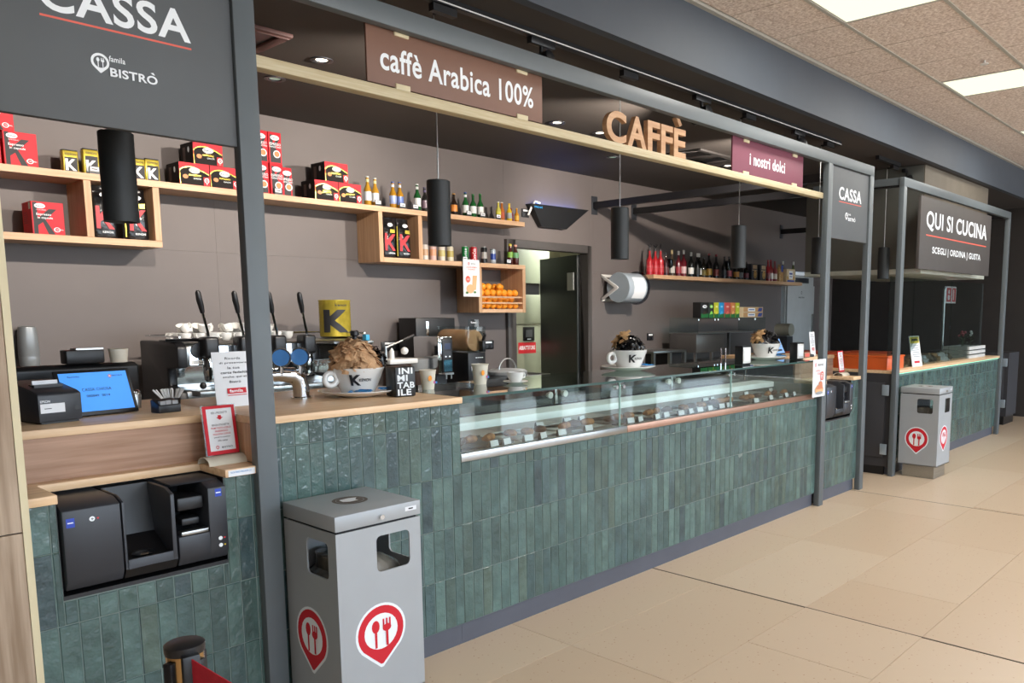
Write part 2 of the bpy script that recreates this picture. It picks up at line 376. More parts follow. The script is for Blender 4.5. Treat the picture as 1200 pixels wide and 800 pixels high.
tag(solo('sprinkler_head', MB().lathe([(.03, 0), (.03, .004), (.008, .006), (.008, .03)], 12), M_white, 'small white detector disc on the fibre ceiling', 'detector'), 'small white detector disc on the fibre ceiling', 'detector').location = (6.55, 1.95, 3.36)

struct('trim_1', MB().box(-5, 17, 2.94, 3.0, 3.02, 3.45), M_fascia)                       # bulkhead face
struct('ceiling.001', MB().box(-5, 17, 3.0, 6.18, 3.02, 3.1), M_ceil)                       # lowered bar ceiling
# back wall: laminate panels around the door opening
DX0, DX1, DZ = 5.628, 6.709, 2.18
wb = struct('wall_back', MB().box(-5, DX0-.02, 6.12, 6.18, 0, 3.02).box(DX1+.02, 11.15, 6.12, 6.18, 0, 3.02).box(12.15, 17, 6.12, 6.18, 0, 3.02).box(11.15, 12.15, 6.12, 6.18, 2.16, 3.02).box(11.15, 12.15, 7.0, 7.1, 0, 2.3).box(DX0-.02, DX1+.02, 6.12, 6.18, DZ+.02, 3.02), M_wall)
for x0, x1 in ((-2, .6), (.6, 2.7), (2.7, 5.516), (6.773, 6.84), (6.84, 9.3), (9.3, 11.15), (12.15, 12.9)):
    part('wall_panel', MB().box(x0+.0005, x1-.0005, 6.1, 6.12, 0, 1.976), M_wall, wb)
    part('wall_panel', MB().box(x0+.0005, x1-.0005, 6.1, 6.12, 1.977, 3.02), M_wall, wb)
part('wall_panel', MB().box(5.5165, 6.7725, 6.1, 6.12, 2.26, 3.02), M_wall, wb)
struct('wall_left', MB().box(-5.2, -5, -5, 9, 0, 3.5), mat('hall_wall', '#57524c', .8))
struct('wall_right', MB().box(12.9, 13.1, 2.95, 6.1, 0, 3.02), M_dark)
struct('wall_right.001', MB().box(17, 17.2, -5, 9, 0, 3.5), MATS['hall_wall'])
# window front of the hall, behind the camera: daylight comes in here
fr = MB().box(-5, 17, -5.1, -4.95, 0, .12).box(-5, 17, -5.1, -4.95, 3.1, 3.5)
fr.box(-5, -1.0, -5.1, -4.95, .12, 3.1)  # unseen bay closed so faces turned left get less daylight
for k in range(2, 12): fr.box(-5+2*k-.05, -5+2*k+.05, -5.1, -4.95, .12, 3.1)
struct('window_1', fr, M_fascia)
M_terra = wood('terracotta_wood', '#a5583a', '#7c3d28', 'X', .5)
for i in range(5):  # unseen benches added to put brown shapes into the case glass reflections
    t = thing('added_bench', f'terracotta bench added across the hall for the case glass to mirror, {ordn(i)} from the left', 'bench', (.3+2.2*i, -2.6, 0), group='added benches across the hall')
    part('seat', MB().box(0, 1.3, 0, .5, .40, .46), M_terra, t, bevel=.01); part('backrest', MB().box(0, 1.3, 0, .06, .46, 1.05), M_terra, t, bevel=.01)
    for lx_ in (.05, 1.19): part('leg', MB().box(lx_, lx_+.06, .02, .48, 0, .40), M_anthr, t)
# corridor room behind the door
struct('wall_back.001', MB().box(4.2, 9.2, 8.9, 9.0, 0, 2.6).box(4.1, 4.2, 6.18, 9.0, 0, 2.6).box(9.2, 9.3, 6.18, 9.0, 0, 2.6), mat('back_room_wall', '#b9bba6', .7))
struct('ceiling.002', MB().box(4.1, 9.3, 6.18, 9.0, 2.6, 2.7), mat('back_room_ceiling', '#c5c7b4', .8))
l = bpy.data.lights.new('back_room_lamp', 'AREA'); l.size = .8; l.energy = 60; l.color = (.97, 1, .93)
o = bpy.data.objects.new('back_room_lamp', l); COL.objects.link(o); o.location = (7.6, 6.75, 2.5)
d = struct('door_1', MB().box(5.516, DX0, 6.06, 6.18, 0, 2.26).box(DX1, 6.773, 6.06, 6.18, 0, 2.26).box(DX0, DX1, 6.06, 6.18, DZ, 2.26), mat('door_frame_paint', '#4b4745', .5), bevel=.004)
# leaf opened into the back room, hinged on the right jamb
leaf = MB().box(-.98, 0, 0, .05, .02, 2.17).move((6.69, 6.21, 0), rz=R(-110))
part('door_leaf', leaf, mat('door_green_black', '#1a2120', .45), d)
part('edge_strip', MB().box(-.986, -.98, -.002, .052, .02, 2.17).move((6.69, 6.21, 0), rz=R(-110)), M_steel, d, label='pale metal edge of the open door')
part('door_hinge', MB().box(-.22, -.06, -.016, -.001, 1.78, 1.98).move((6.69, 6.21, 0), rz=R(-110)), mat('hinge_white', '#c9ccc8', .4), d, bevel=.006, label='white hinge plate')

# wood faced pillar at the left edge
pl = struct('trim_3', MB().box(.02, .63, 2.765, 2.868, 0, 3.02), M_dark)
for z0, z1 in ((.02, .918), (.922, 3.0)): part('panel', MB().box(-.1, .621, 2.752, 2.765, z0, z1), M_pillar, pl, bevel=.001, seg=1)
part('edge_strip', MB().box(.622, .641, 2.75, 2.868, 0, 3.02), M_cream, pl, label='cream edge strip of the wood pillar')

# ================================================================== PORTAL FRAMES
PY0, PY1 = 2.83, 2.878
def portal(name, label, posts, xa, xb):
    t = thing(name, label, 'frame', (posts[0], PY0, 0))
    for p in posts: part('post', MB().box(p-posts[0], p-posts[0]+.075, 0, PY1-PY0, 0, 2.665), M_post, t, bevel=.003)
    part('beam', MB().box(xa-posts[0], xb-posts[0], 0, PY1-PY0, 2.665, 2.745), M_post, t, bevel=.003)
    return t
portal('portal_frame', 'long grey metal portal frame standing along the tiled bar', [.585, 1.354, 5.865, 6.64], .585, 6.715)
q = portal('portal_frame.001', 'shorter grey metal portal frame around the far cooking kiosk', [7.385, 10.81], 7.385, 10.885)
part('side_beam', MB().box(.01, .065, .048, .9, 2.68, 2.745), M_post, q)
# cream wooden rail below the long beam
solo('display_rail', MB().box(0, 4.435, 0, .06, 0, .042), mat('cream_rail', '#cdbf9c', .5, c2='#bfae88', stretch=(1, 20, 20)), 'long cream rail running under the grey beam and carrying the signs', 'rail', (1.43, 2.87, 2.402), bevel=.003)

# ---- signs
def board(name, x0, x1, z0, z1, m, label, y=2.885, th=.012, clips=True):
    t = thing(name, label, 'sign', ((x0+x1)/2, y, z0))
    part('panel', MB().box(x0-(x0+x1)/2, x1-(x0+x1)/2, 0, th, 0, z1-z0), m, t, bevel=.002)
    if clips:
        w = (x1-x0)/2
        for cx in (-w*.66, w*.72):
            for cz in (-.004, z1-z0-.012): part('clip', MB().box(cx-.035, cx+.035, -.006, th+.006, cz-.01, cz+.02), M_cream, t, bevel=.002)
    return t
M_brown = mat('brown_board', '#7f5c4b', .55, var=.03); M_burg = mat('burgundy_board', '#7d4252', .55, var=.03); M_board = mat('grey_board', '#575a5c', .6, var=.03); M_boardd = mat('taupe_board', '#4d4845', .6, var=.03)
s1 = board('sign_board', 1.903, 2.87, 2.452, 2.675, M_brown, 'brown sign reading caffè Arabica 100% above the bar')
Print((0, 0, 0)).words('caffè Arabica 100%', .0, .105, .096, M_letter, .845, s1, .03)
s2 = board('sign_board.001', 4.587, 5.555, 2.448, 2.67, M_burg, 'burgundy sign reading i nostri dolci above the bar')
Print((0, 0, 0)).words('i nostri dolci', -.03, .105, .078, M_letter, .48, s2, .03)
def cassa_board(name, x0, label, m):
    t = board(name, x0, x0+.69, 2.112, 2.66, m, label, y=2.845, th=.03, clips=False)
    Print((0, 0, 0)).text('CASSA', .0, .355, .098, M_letter, w=.42, bold=.035).build(t, 'lettering'); Print((0, 0, 0)).rect(-.21, .286, .21, .292, M_redline).build(t, 'underline')
    Print((0, 0, 0)).pin(-.062, .19, .025, M_letter, M_letter, m, False).text('BISTRO', .03, .165, .026, M_letter, w=.135, bold=.045).poly([(.078, .186), (.086, .188), (.091, .181), (.086, .181)], M_letter).text('famila', -.016, .204, .017, M_letter, w=.045, bold=.02).build(t, 'logo')
    return t
cassa_board('sign_board.002', .662, 'large dark CASSA sign hanging over the left cash desk, partly cut by the frame edge', M_board)
cassa_board('sign_board.003', 5.948, 'smaller looking CASSA sign between two posts at the right end of the bar', M_board)
t = board('sign_board.004', 7.868, 10.13, 1.95, 2.635, M_boardd, 'dark sign reading QUI SI CUCINA SCEGLI ORDINA GUSTA on the far kiosk', y=2.845, th=.03, clips=False)
Print((0, 0, 0)).words('QUI SI CUCINA', 0, .465, .19, M_letter, 1.95, t, .035); Print((0, 0, 0)).rect(-.97, .322, .97, .334, M_redline).build(t, 'underline'); Print((0, 0, 0)).words('SCEGLI | ORDINA | GUSTA', 0, .185, .085, M_letter, 1.56, t, .035)
# wooden letters on the rail
M_letw = wood('letter_wood', '#cda57e', '#b68a64', 'X', .5)
lt = thing('standing_letters', 'pale wooden letters spelling CAFFÈ standing on the cream rail', 'sign', (3.336, 2.892, 2.444))
lx = 0
for ch, w in (('C', .165), ('A', .165), ('F', .112), ('F', .112), ('E', .118)):
    cu = bpy.data.curves.new('t', 'FONT'); cu.body = ch; cu.size = 1; cu.extrude = .07; cu.offset = .03; cu.resolution_u = 5
    ob = bpy.data.objects.new('t', cu); me = ob.to_mesh(); vs = [v.co.copy() for v in me.vertices]; fs = [tuple(p.vertices) for p in me.polygons]
    ob.to_mesh_clear(); bpy.data.objects.remove(ob)
    xa, xb = min(v.x for v in vs), max(v.x for v in vs); ya, yb = min(v.y for v in vs), max(v.y for v in vs)
    mb = MB().add([(lx+(v.x-xa)/(xb-xa)*w, -v.z*.22, (v.y-ya)/(yb-ya)*.165) for v in vs], fs)
    if ch == 'E': mb.prism([(lx+.02, .222), (lx+.045, .236), (lx+.078, .19), (lx+.055, .178)], -.0154, .0154, 'Y')
    part('letter', mb, M_letw, lt, label='wooden letter '+('È with accent' if ch == 'E' else ch)); lx += w+.012

# ================================================================== LAMPS
# track and adaptors
tk = thing('lighting_track', 'long black lighting track fixed under the dark soffit above the bar', 'track light', (-1.0, 3.22, 2.985))
part('rail', MB().box(0, 7.86, -.018, .018, 0, .035), M_black, tk); part('slot_glint', MB().box(0, 7.86, -.021, -.0185, .006, .012), M_white, tk, label='white strip painted as the glint along the track slot')  # white strip stands in for light reflected along the slot
tk2 = thing('lighting_track.001', 'short black lighting track on the soffit between the two frames', 'track light', (7.69, 3.22, 2.985))
part('rail', MB().box(0, .55, -.018, .018, 0, .035), M_black, tk2)
def spot(x, tx, label, n, power=1.0, y=3.25):
    t = thing('track_spotlight', label, 'spotlight', (x, y, 2.985), group='black track spotlights')
    part('adaptor', MB().box(-.09, .09, -.05, -.012, -.035, 0), M_black, t, bevel=.004); part('stem', MB().tube([(0, -.03, -.035), (0, -.03, -.09)], .012), M_black, t)
    tgt = Vector((tx-x, 6.0-y, 2.25-2.87)).normalized(); p0 = Vector((0, -.03, -.115))
    part('lamp_head', MB().tube([p0-tgt*.07, p0-tgt*.065, p0+tgt*.07, p0+tgt*.072], [.03, .045, .05, .046], 14), M_black, t)
    l = bpy.data.lights.new('spot_lamp', 'SPOT'); l.energy = SPOT_W*power; l.spot_size = R(82); l.spot_blend = .6; l.shadow_soft_size = .022; l.color = (1, .90, .80)
    o = bpy.data.objects.new('spot_lamp', l); COL.objects.link(o); o.location = Vector((x, y, 2.985))+p0+tgt*.09; o.rotation_euler = tgt.to_track_quat('-Z', 'Y').to_euler()
spot(3.2, 2.6, 'black track spotlight peeping over the beam near the middle of the brown sign', 0)
spot(4.72, 4.6, 'black track spotlight peeping over the beam above the wooden letters', 1)
spot(6.1, 7.4, 'black track spotlight peeping over the beam above the burgundy sign', 2, 1.4)
spot(8.45, 9.6, 'black track spotlight on the short track above the far kiosk', 3, 1.6)
spot(1.7, 1.2, 'black track spotlight hidden above the left cash desk sign', 4, .8)
def pendant(x, label):
    t = thing('pendant_lamp', label, 'pendant lamp', (x, 3.3, 1.872), group='black cylinder pendants over the bar')
    part('lamp_shade', MB().lathe([(.047, .012), (.05, 0), (.057, 0), (.057, .312), (.052, .316), (.01, .316)], 28, cap0=True), M_mattblack, t)
    part('cord', MB().tube([(0, 0, .316), (0, 0, 1.10)], .0035, 6), M_steel, t, label='pale suspension cable')
    part('adaptor', MB().box(-.07, .07, -.09, -.055, 1.075, 1.11).tube([(0, -.07, 1.09), (0, 0, 1.095)], .008), M_black, t)
pendant(1.128, 'largest black cylinder pendant hanging in front of the left shelf, below the big CASSA sign')
pendant(2.556, 'black cylinder pendant hanging in front of the beer bottles')
pendant(3.952, 'black cylinder pendant beside the doorway, below the wooden letters')
pendant(5.353, 'black cylinder pendant in front of the wine shelf')
pendant(6.672, 'black cylinder pendant beside the post under the right CASSA sign')
pendant(8.14, 'black cylinder pendant hanging between the two frames')
for i, (x, y, s) in enumerate([(2.682, 4.53, 1), (2.692, 5.11, 0), (4.728, 4.59, 1), (5.225, 4.58, 1), (6.109, 5.19, 0), (7.226, 4.6, 1)]):
    t = thing('downlight', ['lit recessed downlight left of the brown sign', 'recessed downlight under the rail near the left post', 'lit recessed downlight right of the brown sign', 'lit recessed downlight left of the wooden letter C', 'small recessed downlight below the rail under the wooden letters', 'lit recessed downlight left of the burgundy sign'][i], 'downlight', (x, y, 3.02), group='recessed downlights')
    part('trim_ring', MB().lathe([(.065, 0), (.065, -.006), (.045, -.006), (.042, 0)], 20, cap0=False, cap1=False), M_dgrey, t)
    part('lamp', MB().lathe([(.034, -.001), (.026, -.003), (.001, -.004)], 16, cap0=False), mat('lamp_lit', '#fff0d8', emit=6) if s else mat('lamp_dim', '#9ab7a6', .3, emit=.4), t)
    if s:
        l = bpy.data.lights.new('downlight_lamp', 'SPOT'); l.energy = 14; l.spot_size = R(110); l.spot_blend = .7; l.color = (1, .9, .78); l.shadow_soft_size = .04
        o = bpy.data.objects.new('downlight_lamp', l); COL.objects.link(o); o.location = (x, y, 3.0)
for i, (x, y) in enumerate([(1.75, 4.24), (6.3, 4.3)]):
    t = thing('air_cassette', ['reddish ceiling air vent half hidden behind the left post', 'dark square ceiling air vent behind the wooden letters'][i], 'vent', (x, y, 3.02), group='ceiling air vents')
    m = mat('vent_red', '#6a4a46', .6) if i == 0 else mat('vent_dark', '#2d2927', .6)
    w = .6 if i == 0 else .66; dp = .39 if i == 0 else .4
    part('frame', MB().box(0, w, 0, .05, -.02, 0).box(0, w, dp-.05, dp, -.02, 0).box(0, .05, .05, dp-.05, -.02, 0).box(w-.05, w, .05, dp-.05, -.02, 0).box(w/2-.05, w/2+.05, .05, dp-.05, -.02, 0), m, t, bevel=.003)
    part('grille', MB().box(.05, w-.05, .05, dp-.05, -.006, 0), M_black, t)
# area lamps of the hall ceiling panels outside the picture
for x in (-1.5, 1.5, 4.5, 7.5):
    for y in (-.8, -3.3):
        l = bpy.data.lights.new('hall_panel', 'AREA'); l.size = .6; l.energy = 40; l.color = (1, .98, .95)
        o = bpy.data.objects.new('hall_panel', l); COL.objects.link(o); o.location = (x, y, 3.36)

# ================================================================== COUNTERS
TW = .057
def tile_mesh(w, h, sd):
    rnd = random.Random(sd); g = .0008; nx, nz = 3, 5; vs = []; fs = []
    for j in range(nz):
        for i in range(nx):
            a = g+.0025+(w-2*g-.005)*i/(nx-1); b = g+.0025+(h-2*g-.005)*j/(nz-1)
            vs.append((a, -.008-rnd.random()*.0008, b))
    for j in range(nz-1):
        for i in range(nx-1): k = j*nx+i; fs.append((k, k+1, k+nx+1, k+nx))
    o = len(vs); vs += [(g, -.0055, g), (w-g, -.0055, g), (w-g, -.0055, h-g), (g, -.0055, h-g), (g, 0, g), (w-g, 0, g), (w-g, 0, h-g), (g, 0, h-g)]
    c = [0, nx-1, nx*nz-1, nx*(nz-1)]
    fs += [(o, o+1, c[1], c[0]), (o+1, o+2, c[2], c[1]), (o+2, o+3, c[3], c[2]), (o+3, o, c[0], c[3]), (o+4, o+5, o+1, o), (o+5, o+6, o+2, o+1), (o+6, o+7, o+3, o+2), (o+7, o+4, o, o+3)]
    return MB().add(vs, fs)
TC = {}
ZR = [.105, .3405, .576, .8115, 1.047, 1.2825]
def tiles(parent, x0, x1, ztop, ox, hole=None, joined=False):
    """one glazed tile per object; local x runs from the thing's base, local y=0 is the tile back"""
    n = 0; jm = MB()
    cols = int(math.ceil((x1-x0)/TW))
    for i in range(cols):
        a = x0+i*TW; b = min(a+TW, x1)
        if b-a < .012: continue
        for j in range(5):
            z0, z1 = ZR[j], min(ZR[j+1], ztop)
            if z1-z0 < .012: continue
            cells = [(a, b, z0, z1)]
            if hole:                      # cut the tiles that meet the niche
                ha, hb, hz = hole
                if b > ha and a < hb and z1 > hz:
                    cells = [(a, min(b, ha), z0, z1)] if a < ha else []
                    if b > hb: cells.append((max(a, hb), b, z0, z1))
                    if z0 < hz: cells.append((max(a, ha), min(b, hb), z0, hz))
            for a_, b_, c_, d_ in cells:
                w, h = round(b_-a_, 3), round(d_-c_, 3); v = random.randrange(6); k = (w, h, v)
                if w < .01 or h < .01: continue
                if joined:
                    m = tile_mesh(w, h, v).move((a_-ox, random.uniform(-.0006, .0006), c_), rz=R(random.gauss(0, .3)), rx=R(random.gauss(0, .15))); jm.add(m.v, m.f); continue
                if k not in TC: TC[k] = tile_mesh(w, h, v).mesh('tile', M_tile)
                o = link('tile', TC[k], parent, (a_-ox, random.uniform(-.0006, .0006), c_)); o.rotation_euler = (R(random.gauss(0, .16)), 0, R(random.gauss(0, .35))); n += 1
    if joined: part('tile_cladding', jm, M_tile, parent, kind='stuff')
    return n
FY = 2.878   # tile backing plane

def change_machine(x, label, nm):
    """three-unit cash machine standing in the niche, local z=0 on the niche floor"""
    t = thing(nm, label, 'cash machine', (x, 2.85, .672))
    def side(pts): return pts
    prof = [(0, .045), (.02, .012), (.14, 0), (.30, 0), (.30, .285), (.05, .285), (0, .268)]
    part('note_unit', MB().prism(prof, .004, .166, 'X'), M_dgrey, t, bevel=.004)
    pr = Print((0, 0, 0)); pr.rect(.014, .215, .037, .244, mat('blue_badge', '#2747b8', .4)).rect(.0175, .228, .0335, .2315, M_letter).build(t, 'badge'); Print((0, 0, 0)).ell(.085, .232, .008, .008, M_letter).text('+', .085, .232, .008, M_ink).build(t, 'button'); Print((0, 0, 0)).ell(.101, .232, .003, .003, M_red, 10).build(t, 'indicator')
    b = MB(); b.prism([(0, .045), (.02, .012), (.14, 0), (.30, 0), (.30, .285), (.20, .285), (.16, .12), (.06, .07), (.004, .07)], .17, .33, 'X')
    part('coin_tray', b, M_black, t); part('tray_wall', MB().prism([(0, .045), (.03, .01), (.30, .01), (.30, .285), (.05, .285), (0, .268)], .17, .178, 'X').prism([(0, .045), (.03, .01), (.30, .01), (.30, .285), (.05, .285), (0, .268)], .318, .33, 'X').box(.178, .318, 0, .012, .045, .075), M_dgrey, t, bevel=.002)
    part('coins', MB().lathe([(.02, .075), (.035, .078), (.03, .083), (.006, .086)], 12, (.24, .05)), M_chrome, t)
    part('coin_unit', MB().prism([(0, .045), (.02, .012), (.14, 0), (.30, 0), (.30, .285), (.26, .285), (.24, .13), (.05, .12), (0, .115)], .336, .44, 'X').prism([(0, .045), (.02, .012), (.14, 0), (.30, 0), (.30, .285), (.05, .285), (0, .268)], .44, .502, 'X'), M_dgrey, t, bevel=.003)
    part('coin_slot', MB().box(.346, .432, .02, .16, .20, .245).box(.36, .42, .03, .12, .145, .17), M_black, t, bevel=.006); part('scoop', MB().box(.345, .435, -.003, .03, .118, .132), M_steel, t, bevel=.003, label='clear scoop lip')
    part('cover', MB().prism([(.05, .285), (.30, .285), (.30, .291), (.06, .291)], .34, .50, 'X'), M_dgrey, t, bevel=.002)
    pr = Print((0, 0, 0)); pr.rect(.464, .235, .486, .262, MATS['blue_badge']).rect(.467, .247, .483, .2505, M_letter).build(t, 'badge')
    for zz, mm in ((.085, M_red), (.06, mat('yellow_dot', '#d6b92c'))): Print((0, 0, 0)).ell(.474, zz, .007, .007, M_letter).build(t, 'button'); Print((0, 0, 0)).ell(.488, zz, .003, .003, mm, 10).build(t, 'indicator')
    return t

def cash_desk(nm, x0, x1, ha, hb, label):
    ox = x0; t = thing(nm, label, 'counter', (x0, FY, 0)); L = x1-x0; a, b = ha-x0, hb-x0
    part('body', MB().box(0, L, -.0062, .85, .105, .655).box(0, a, -.0062, .24, .655, .967).box(b, L, -.0062, .24, .655, .967).box(0, L, .24, .85, .655, .967), M_grout, t)
    part('niche_lining', MB().box(a-.001, b+.001, -.006, .24, .652, .668).box(a-.004, a+.002, -.006, .24, .66, .967).box(b-.002, b+.004, -.006, .24, .66, .967).box(a, b, .232, .24, .66, .967), M_black, t)
    part('plinth', MB().box(0, L, .014, .06, 0, .105), M_kick, t)
    tiles(t, x0, x1, .966, ox, (ha, hb, .652))
    part('ledge', MB().prism([(0, -.028), (a+.002, -.028), (a+.002, .178), (b-.002, .178), (b-.002, -.028), (L, -.028), (L, .24), (0, .24)], .967, .995, 'Z'), M_top, t, bevel=.002)
    part('front_panel', MB().box(0, L, .232, .25, .995, 1.14), M_walnut, t)
    part('worktop', MB().box(0, L, .222, .95, 1.14, 1.168), M_top, t, bevel=.002)
    return t
cash_desk('cash_desk', .66, 1.374, .737, 1.247, 'green tiled cash desk at the left with a wooden ledge and a machine niche')
cash_desk('cash_desk.001', 5.942, 6.64, 5.985, 6.492, 'short green tiled cash desk between the two right posts')
change_machine(.741, 'dark cash machine in the niche of the left cash desk', 'cash_machine')
change_machine(5.987, 'dark cash machine in the niche of the right cash desk', 'cash_machine.001')
# bar section with the wooden top
t = thing('bar_counter', 'green tiled bar section with a thick oak worktop beside the left post', 'counter', (1.376, FY, 0))
part('body', MB().box(.026, .932, -.0062, .8, .105, 1.138), M_grout, t); part('plinth', MB().box(0, .932, .014, .06, 0, .105), M_kick, t)
part('worktop', MB().box(.0, .933, -.03, .85, 1.139, 1.167), M_top, t, bevel=.003)
part('side_panel', MB().box(0, .024, -.022, .10, .997, 1.139).box(0, .024, .102, .23, .997, 1.139), M_woodZ, t)
tiles(t, 1.404, 2.309, 1.138, 1.376)
# pastry case
M_bright = mat('bright_steel', '#c9cccb', .4, metal=.3)
X0 = 2.309; XE = 5.80
t = thing('pastry_case', 'long glass pastry display case built into the green tiled bar', 'display case', (X0, FY, 0)); LC = XE-X0
part('body', MB().box(0, 3.555, -.0062, .62, .105, .866), M_grout, t); part('plinth', MB().box(0, 3.555, .014, .06, 0, .105), M_kick, t)
print('case tiles', tiles(t, X0, 5.864, .866, X0))
part('sill', MB().box(0, 1.19, -.012, .02, .867, .905), M_steel, t, bevel=.002, label='brushed metal sill strip'); part('sill', MB().box(1.192, LC, -.012, .02, .867, .905), mat('copper_sill', '#b08a76', .35, metal=.6), t, bevel=.002, label='copper toned sill strip')
part('deck', MB().box(0, LC, .02, .62, .867, .893), M_bright, t)
part('rear_ledge', MB().box(0.02, LC-.02, .33, .36, .945, .985).box(.02, LC-.02, .36, .52, .975, .985), mat('ledge_glow', '#e6ebe8', .4, emit=.3), t, bevel=.004, label='pale ledge at the back of the case, glow added')  # emission added to the ledge itself, which is no lamp
part('lower_deck', MB().box(.02, LC-.02, .02, .33, .893, .9), M_bright, t)
ED = (0, 1.133, 2.29, LC-.03)
for a, b in zip(ED, ED[1:]): part('front_pane', MB().box(a+.002, b-.002, -.006, .002, .905, 1.153), G_case, t)
for a in ED[1:3]: part('pane_edge', MB().box(a-.0025, a+.0025, -.007, .003, .905, 1.153), M_edge, t, label='greenish glass edge')
part('end_pane', MB().box(LC-.03, LC-.022, -.006, .56, .905, 1.153), G_case, t)
for a, b in ((0, 1.21), (1.212, 2.41), (2.412, LC)): part('top_pane', MB().box(a, b-.001, -.012, .60, 1.156, 1.168), G_top, t)
part('pane_edge', MB().box(0, LC, -.0135, -.012, 1.156, 1.168), mat('dark_glass_edge', '#3f5a55', .12), t, label='dark green front edge of the top glass')
for a in (.02, 1.21, 2.41, LC-.05): part('mullion', MB().box(a, a+.022, .575, .6, .985, 1.156), M_chrome, t, bevel=.002)
for a, b in ((.045, 1.205), (1.235, 2.405), (2.435, LC-.06)): part('sliding_door', MB().box(a, b, .583, .589, .985, 1.15), G_case, t)
for a in (1.15, 1.28, 2.36, 2.48): part('door_knob', MB().lathe([(.0, -.03), (.02, -.03), (.022, -.02), (.014, -.004), (.014, 0)], 14, cap0=False).move((a, .583, 1.045), rx=R(-90)), M_white, t)
for a in ED[1:3]:
    for dx in (-.03, .03): part('glass_clip', MB().tube([(a+dx, -.012, 1.13), (a+dx, .012, 1.13)], .011, 10).tube([(a+dx, 0, 1.13), (a+dx, 0, 1.157)], .004, 6), M_chrome, t)

# pastries, trays and price tags inside the case
M_past = mat('baked_pastry', '#b4783f', .6, c2='#7a4622', vscale=30, bump=.3); M_choc = mat('dark_pastry', '#54301f', .5, var=.15, vscale=30, bump=.3)
trays = []
for i in range(9):
    x = X0+.22+i*.375
    solo('serving_tray', MB().box(-.165, .165, -.13, .13, 0, .006).box(-.165, .165, -.13, -.124, .006, .016).box(-.165, .165, .124, .13, .006, .016), M_steel if i % 3 else mat('slate_tray', '#2c2d30', .5), f'{ordn(i)} pastry tray from the left inside the glass case', 'tray', (x, FY+.185, .9), group='trays in the pastry case', bevel=.002)
    for k in range(3):
        m = M_past if (i+k) % 3 else M_choc
        b = MB()
        if i % 2 == 0:
            pts = [(-.045, 0, .014), (-.03, -.014, .018), (0, -.02, .022), (.03, -.014, .018), (.045, 0, .014)]; b.tube(pts, [.006, .017, .021, .017, .006], 10)
        else: b.lathe([(.012, .002), (.032, .006), (.036, .02), (.028, .032), (.008, .037)], 14)
        solo('pastry', b, m, f'{["brown", "golden", "glazed"][k]} pastry in the {["left", "middle", "right"][k]} place of the {ordn(i)} tray in the case', 'pastry', (x-.1+k*.1, FY+.19+random.uniform(-.02, .02), .906), group='pastries in the case', rz=random.uniform(-.5, .5))
TAGM = MB().prism([(-.012, 0), (.012, 0), (.004, .035), (-.001, .035)], -.03, .03, 'X').mesh('tag', M_black); CARD = MB().box(-.027, .027, -.0122, -.011, .004, .034).move(rx=R(-14)).mesh('card', M_paper)
for i in range(29):
    t2 = thing('price_tag', f'{ordn(i)} price tag from the left along the front of the pastry case', 'price tag', (X0+.10+i*.118+random.uniform(-.02, .02), FY+random.choice([.035, .035, .05, .325]), .9006), rz=random.uniform(-.25, .25), group='price tags in the pastry case')
    link('holder', TAGM, t2); link('card', CARD, t2)

# back counter, low and mostly hidden
M_bc = mat('back_counter_top', '#8f8c88', .35, metal=.4)
for nm, x0, x1, lb in (('back_counter', 1.2, 5.4, 'steel topped back counter under the coffee machine'), ('back_counter.001', 6.95, 11.0, 'steel topped back counter under the wine shelf')):
    t = thing(nm, lb, 'counter', (x0, 5.0, 0))
    part('cabinet', MB().box(0, x1-x0, .05, 1.09, 0, .88), M_anthr, t); part('worktop', MB().box(0, x1-x0, 0, 1.095, .88, .92), M_bc, t, bevel=.003)
# far kiosk counter
t = thing('kiosk_counter', 'green tiled counter of the far cooking kiosk with oak top', 'counter', (7.42, FY, 0))
part('body', MB().box(.04, 3.4, -.0062, .9, .105, .962), M_grout, t); part('plinth', MB().box(.04, 3.39, .014, .06, 0, .105), M_kick, t)
tiles(t, 7.46, 10.81, .94, 7.42, joined=True)
part('worktop', MB().box(.0, 3.39, -.03, .95, .964, .992), M_top, t, bevel=.003)
part('light_strip', MB().box(.05, 3.38, -.02, -.008, .958, .963), mat('green_led', '#7fe0bf', .5, emit=1.6), t, label='greenish light strip under the worktop')
part('end_cabinet', MB().box(0, .04, 0, .9, .08, .962), M_anthr, t); part('cabinet_door', MB().box(-.018, 0, .06, .62, .17, .88), M_anthr, t, bevel=.002)
for z in (.2, .76): part('hinge', MB().box(-.035, -.018, .02, .085, z, z+.1), mat('zinc_hinge', '#b9c6cf', .35, metal=.5), t, bevel=.004, label='pale metal hinge')
part('end_plinth', MB().box(.01, .04, .06, .9, 0, .08), M_black, t)
t = thing('kitchen_cabinet', 'dark hinged cabinet beyond the far kiosk at the right edge', 'cabinet', (11.75, 2.98, 0))
part('body', MB().box(0, .5, .0, 1.1, .12, .985), M_anthr, t); part('plinth', MB().box(.02, .5, .03, 1.1, 0, .12), M_black, t); part('door', MB().box(-.018, 0, .05, .7, .2, .95), M_anthr, t, bevel=.002)
for z in (.24, .80): part('hinge', MB().box(-.035, -.018, .01, .08, z, z+.11), MATS['zinc_hinge'], t, bevel=.004)
# cooker hood of the kiosk
t = thing('cooker_hood', 'big dark cooker hood box behind the QUI SI CUCINA sign', 'hood', (8.44, 3.03, 1.93))
part('casing', MB().box(0, 2.16, .012, 1.30, .05, 1.085), mat('hood_olive', '#5c5c56', .6, var=.03), t, bevel=.003); part('front_panel', MB().box(.004, 2.156, 0, .011, .06, 1.085), mat('beige_box', '#6d6457', .7), t); part('rim', MB().box(-.004, 2.16, -.004, 1.30, 0, .05), mat('hood_rim', '#c4c6b8', .4), t, bevel=.003)

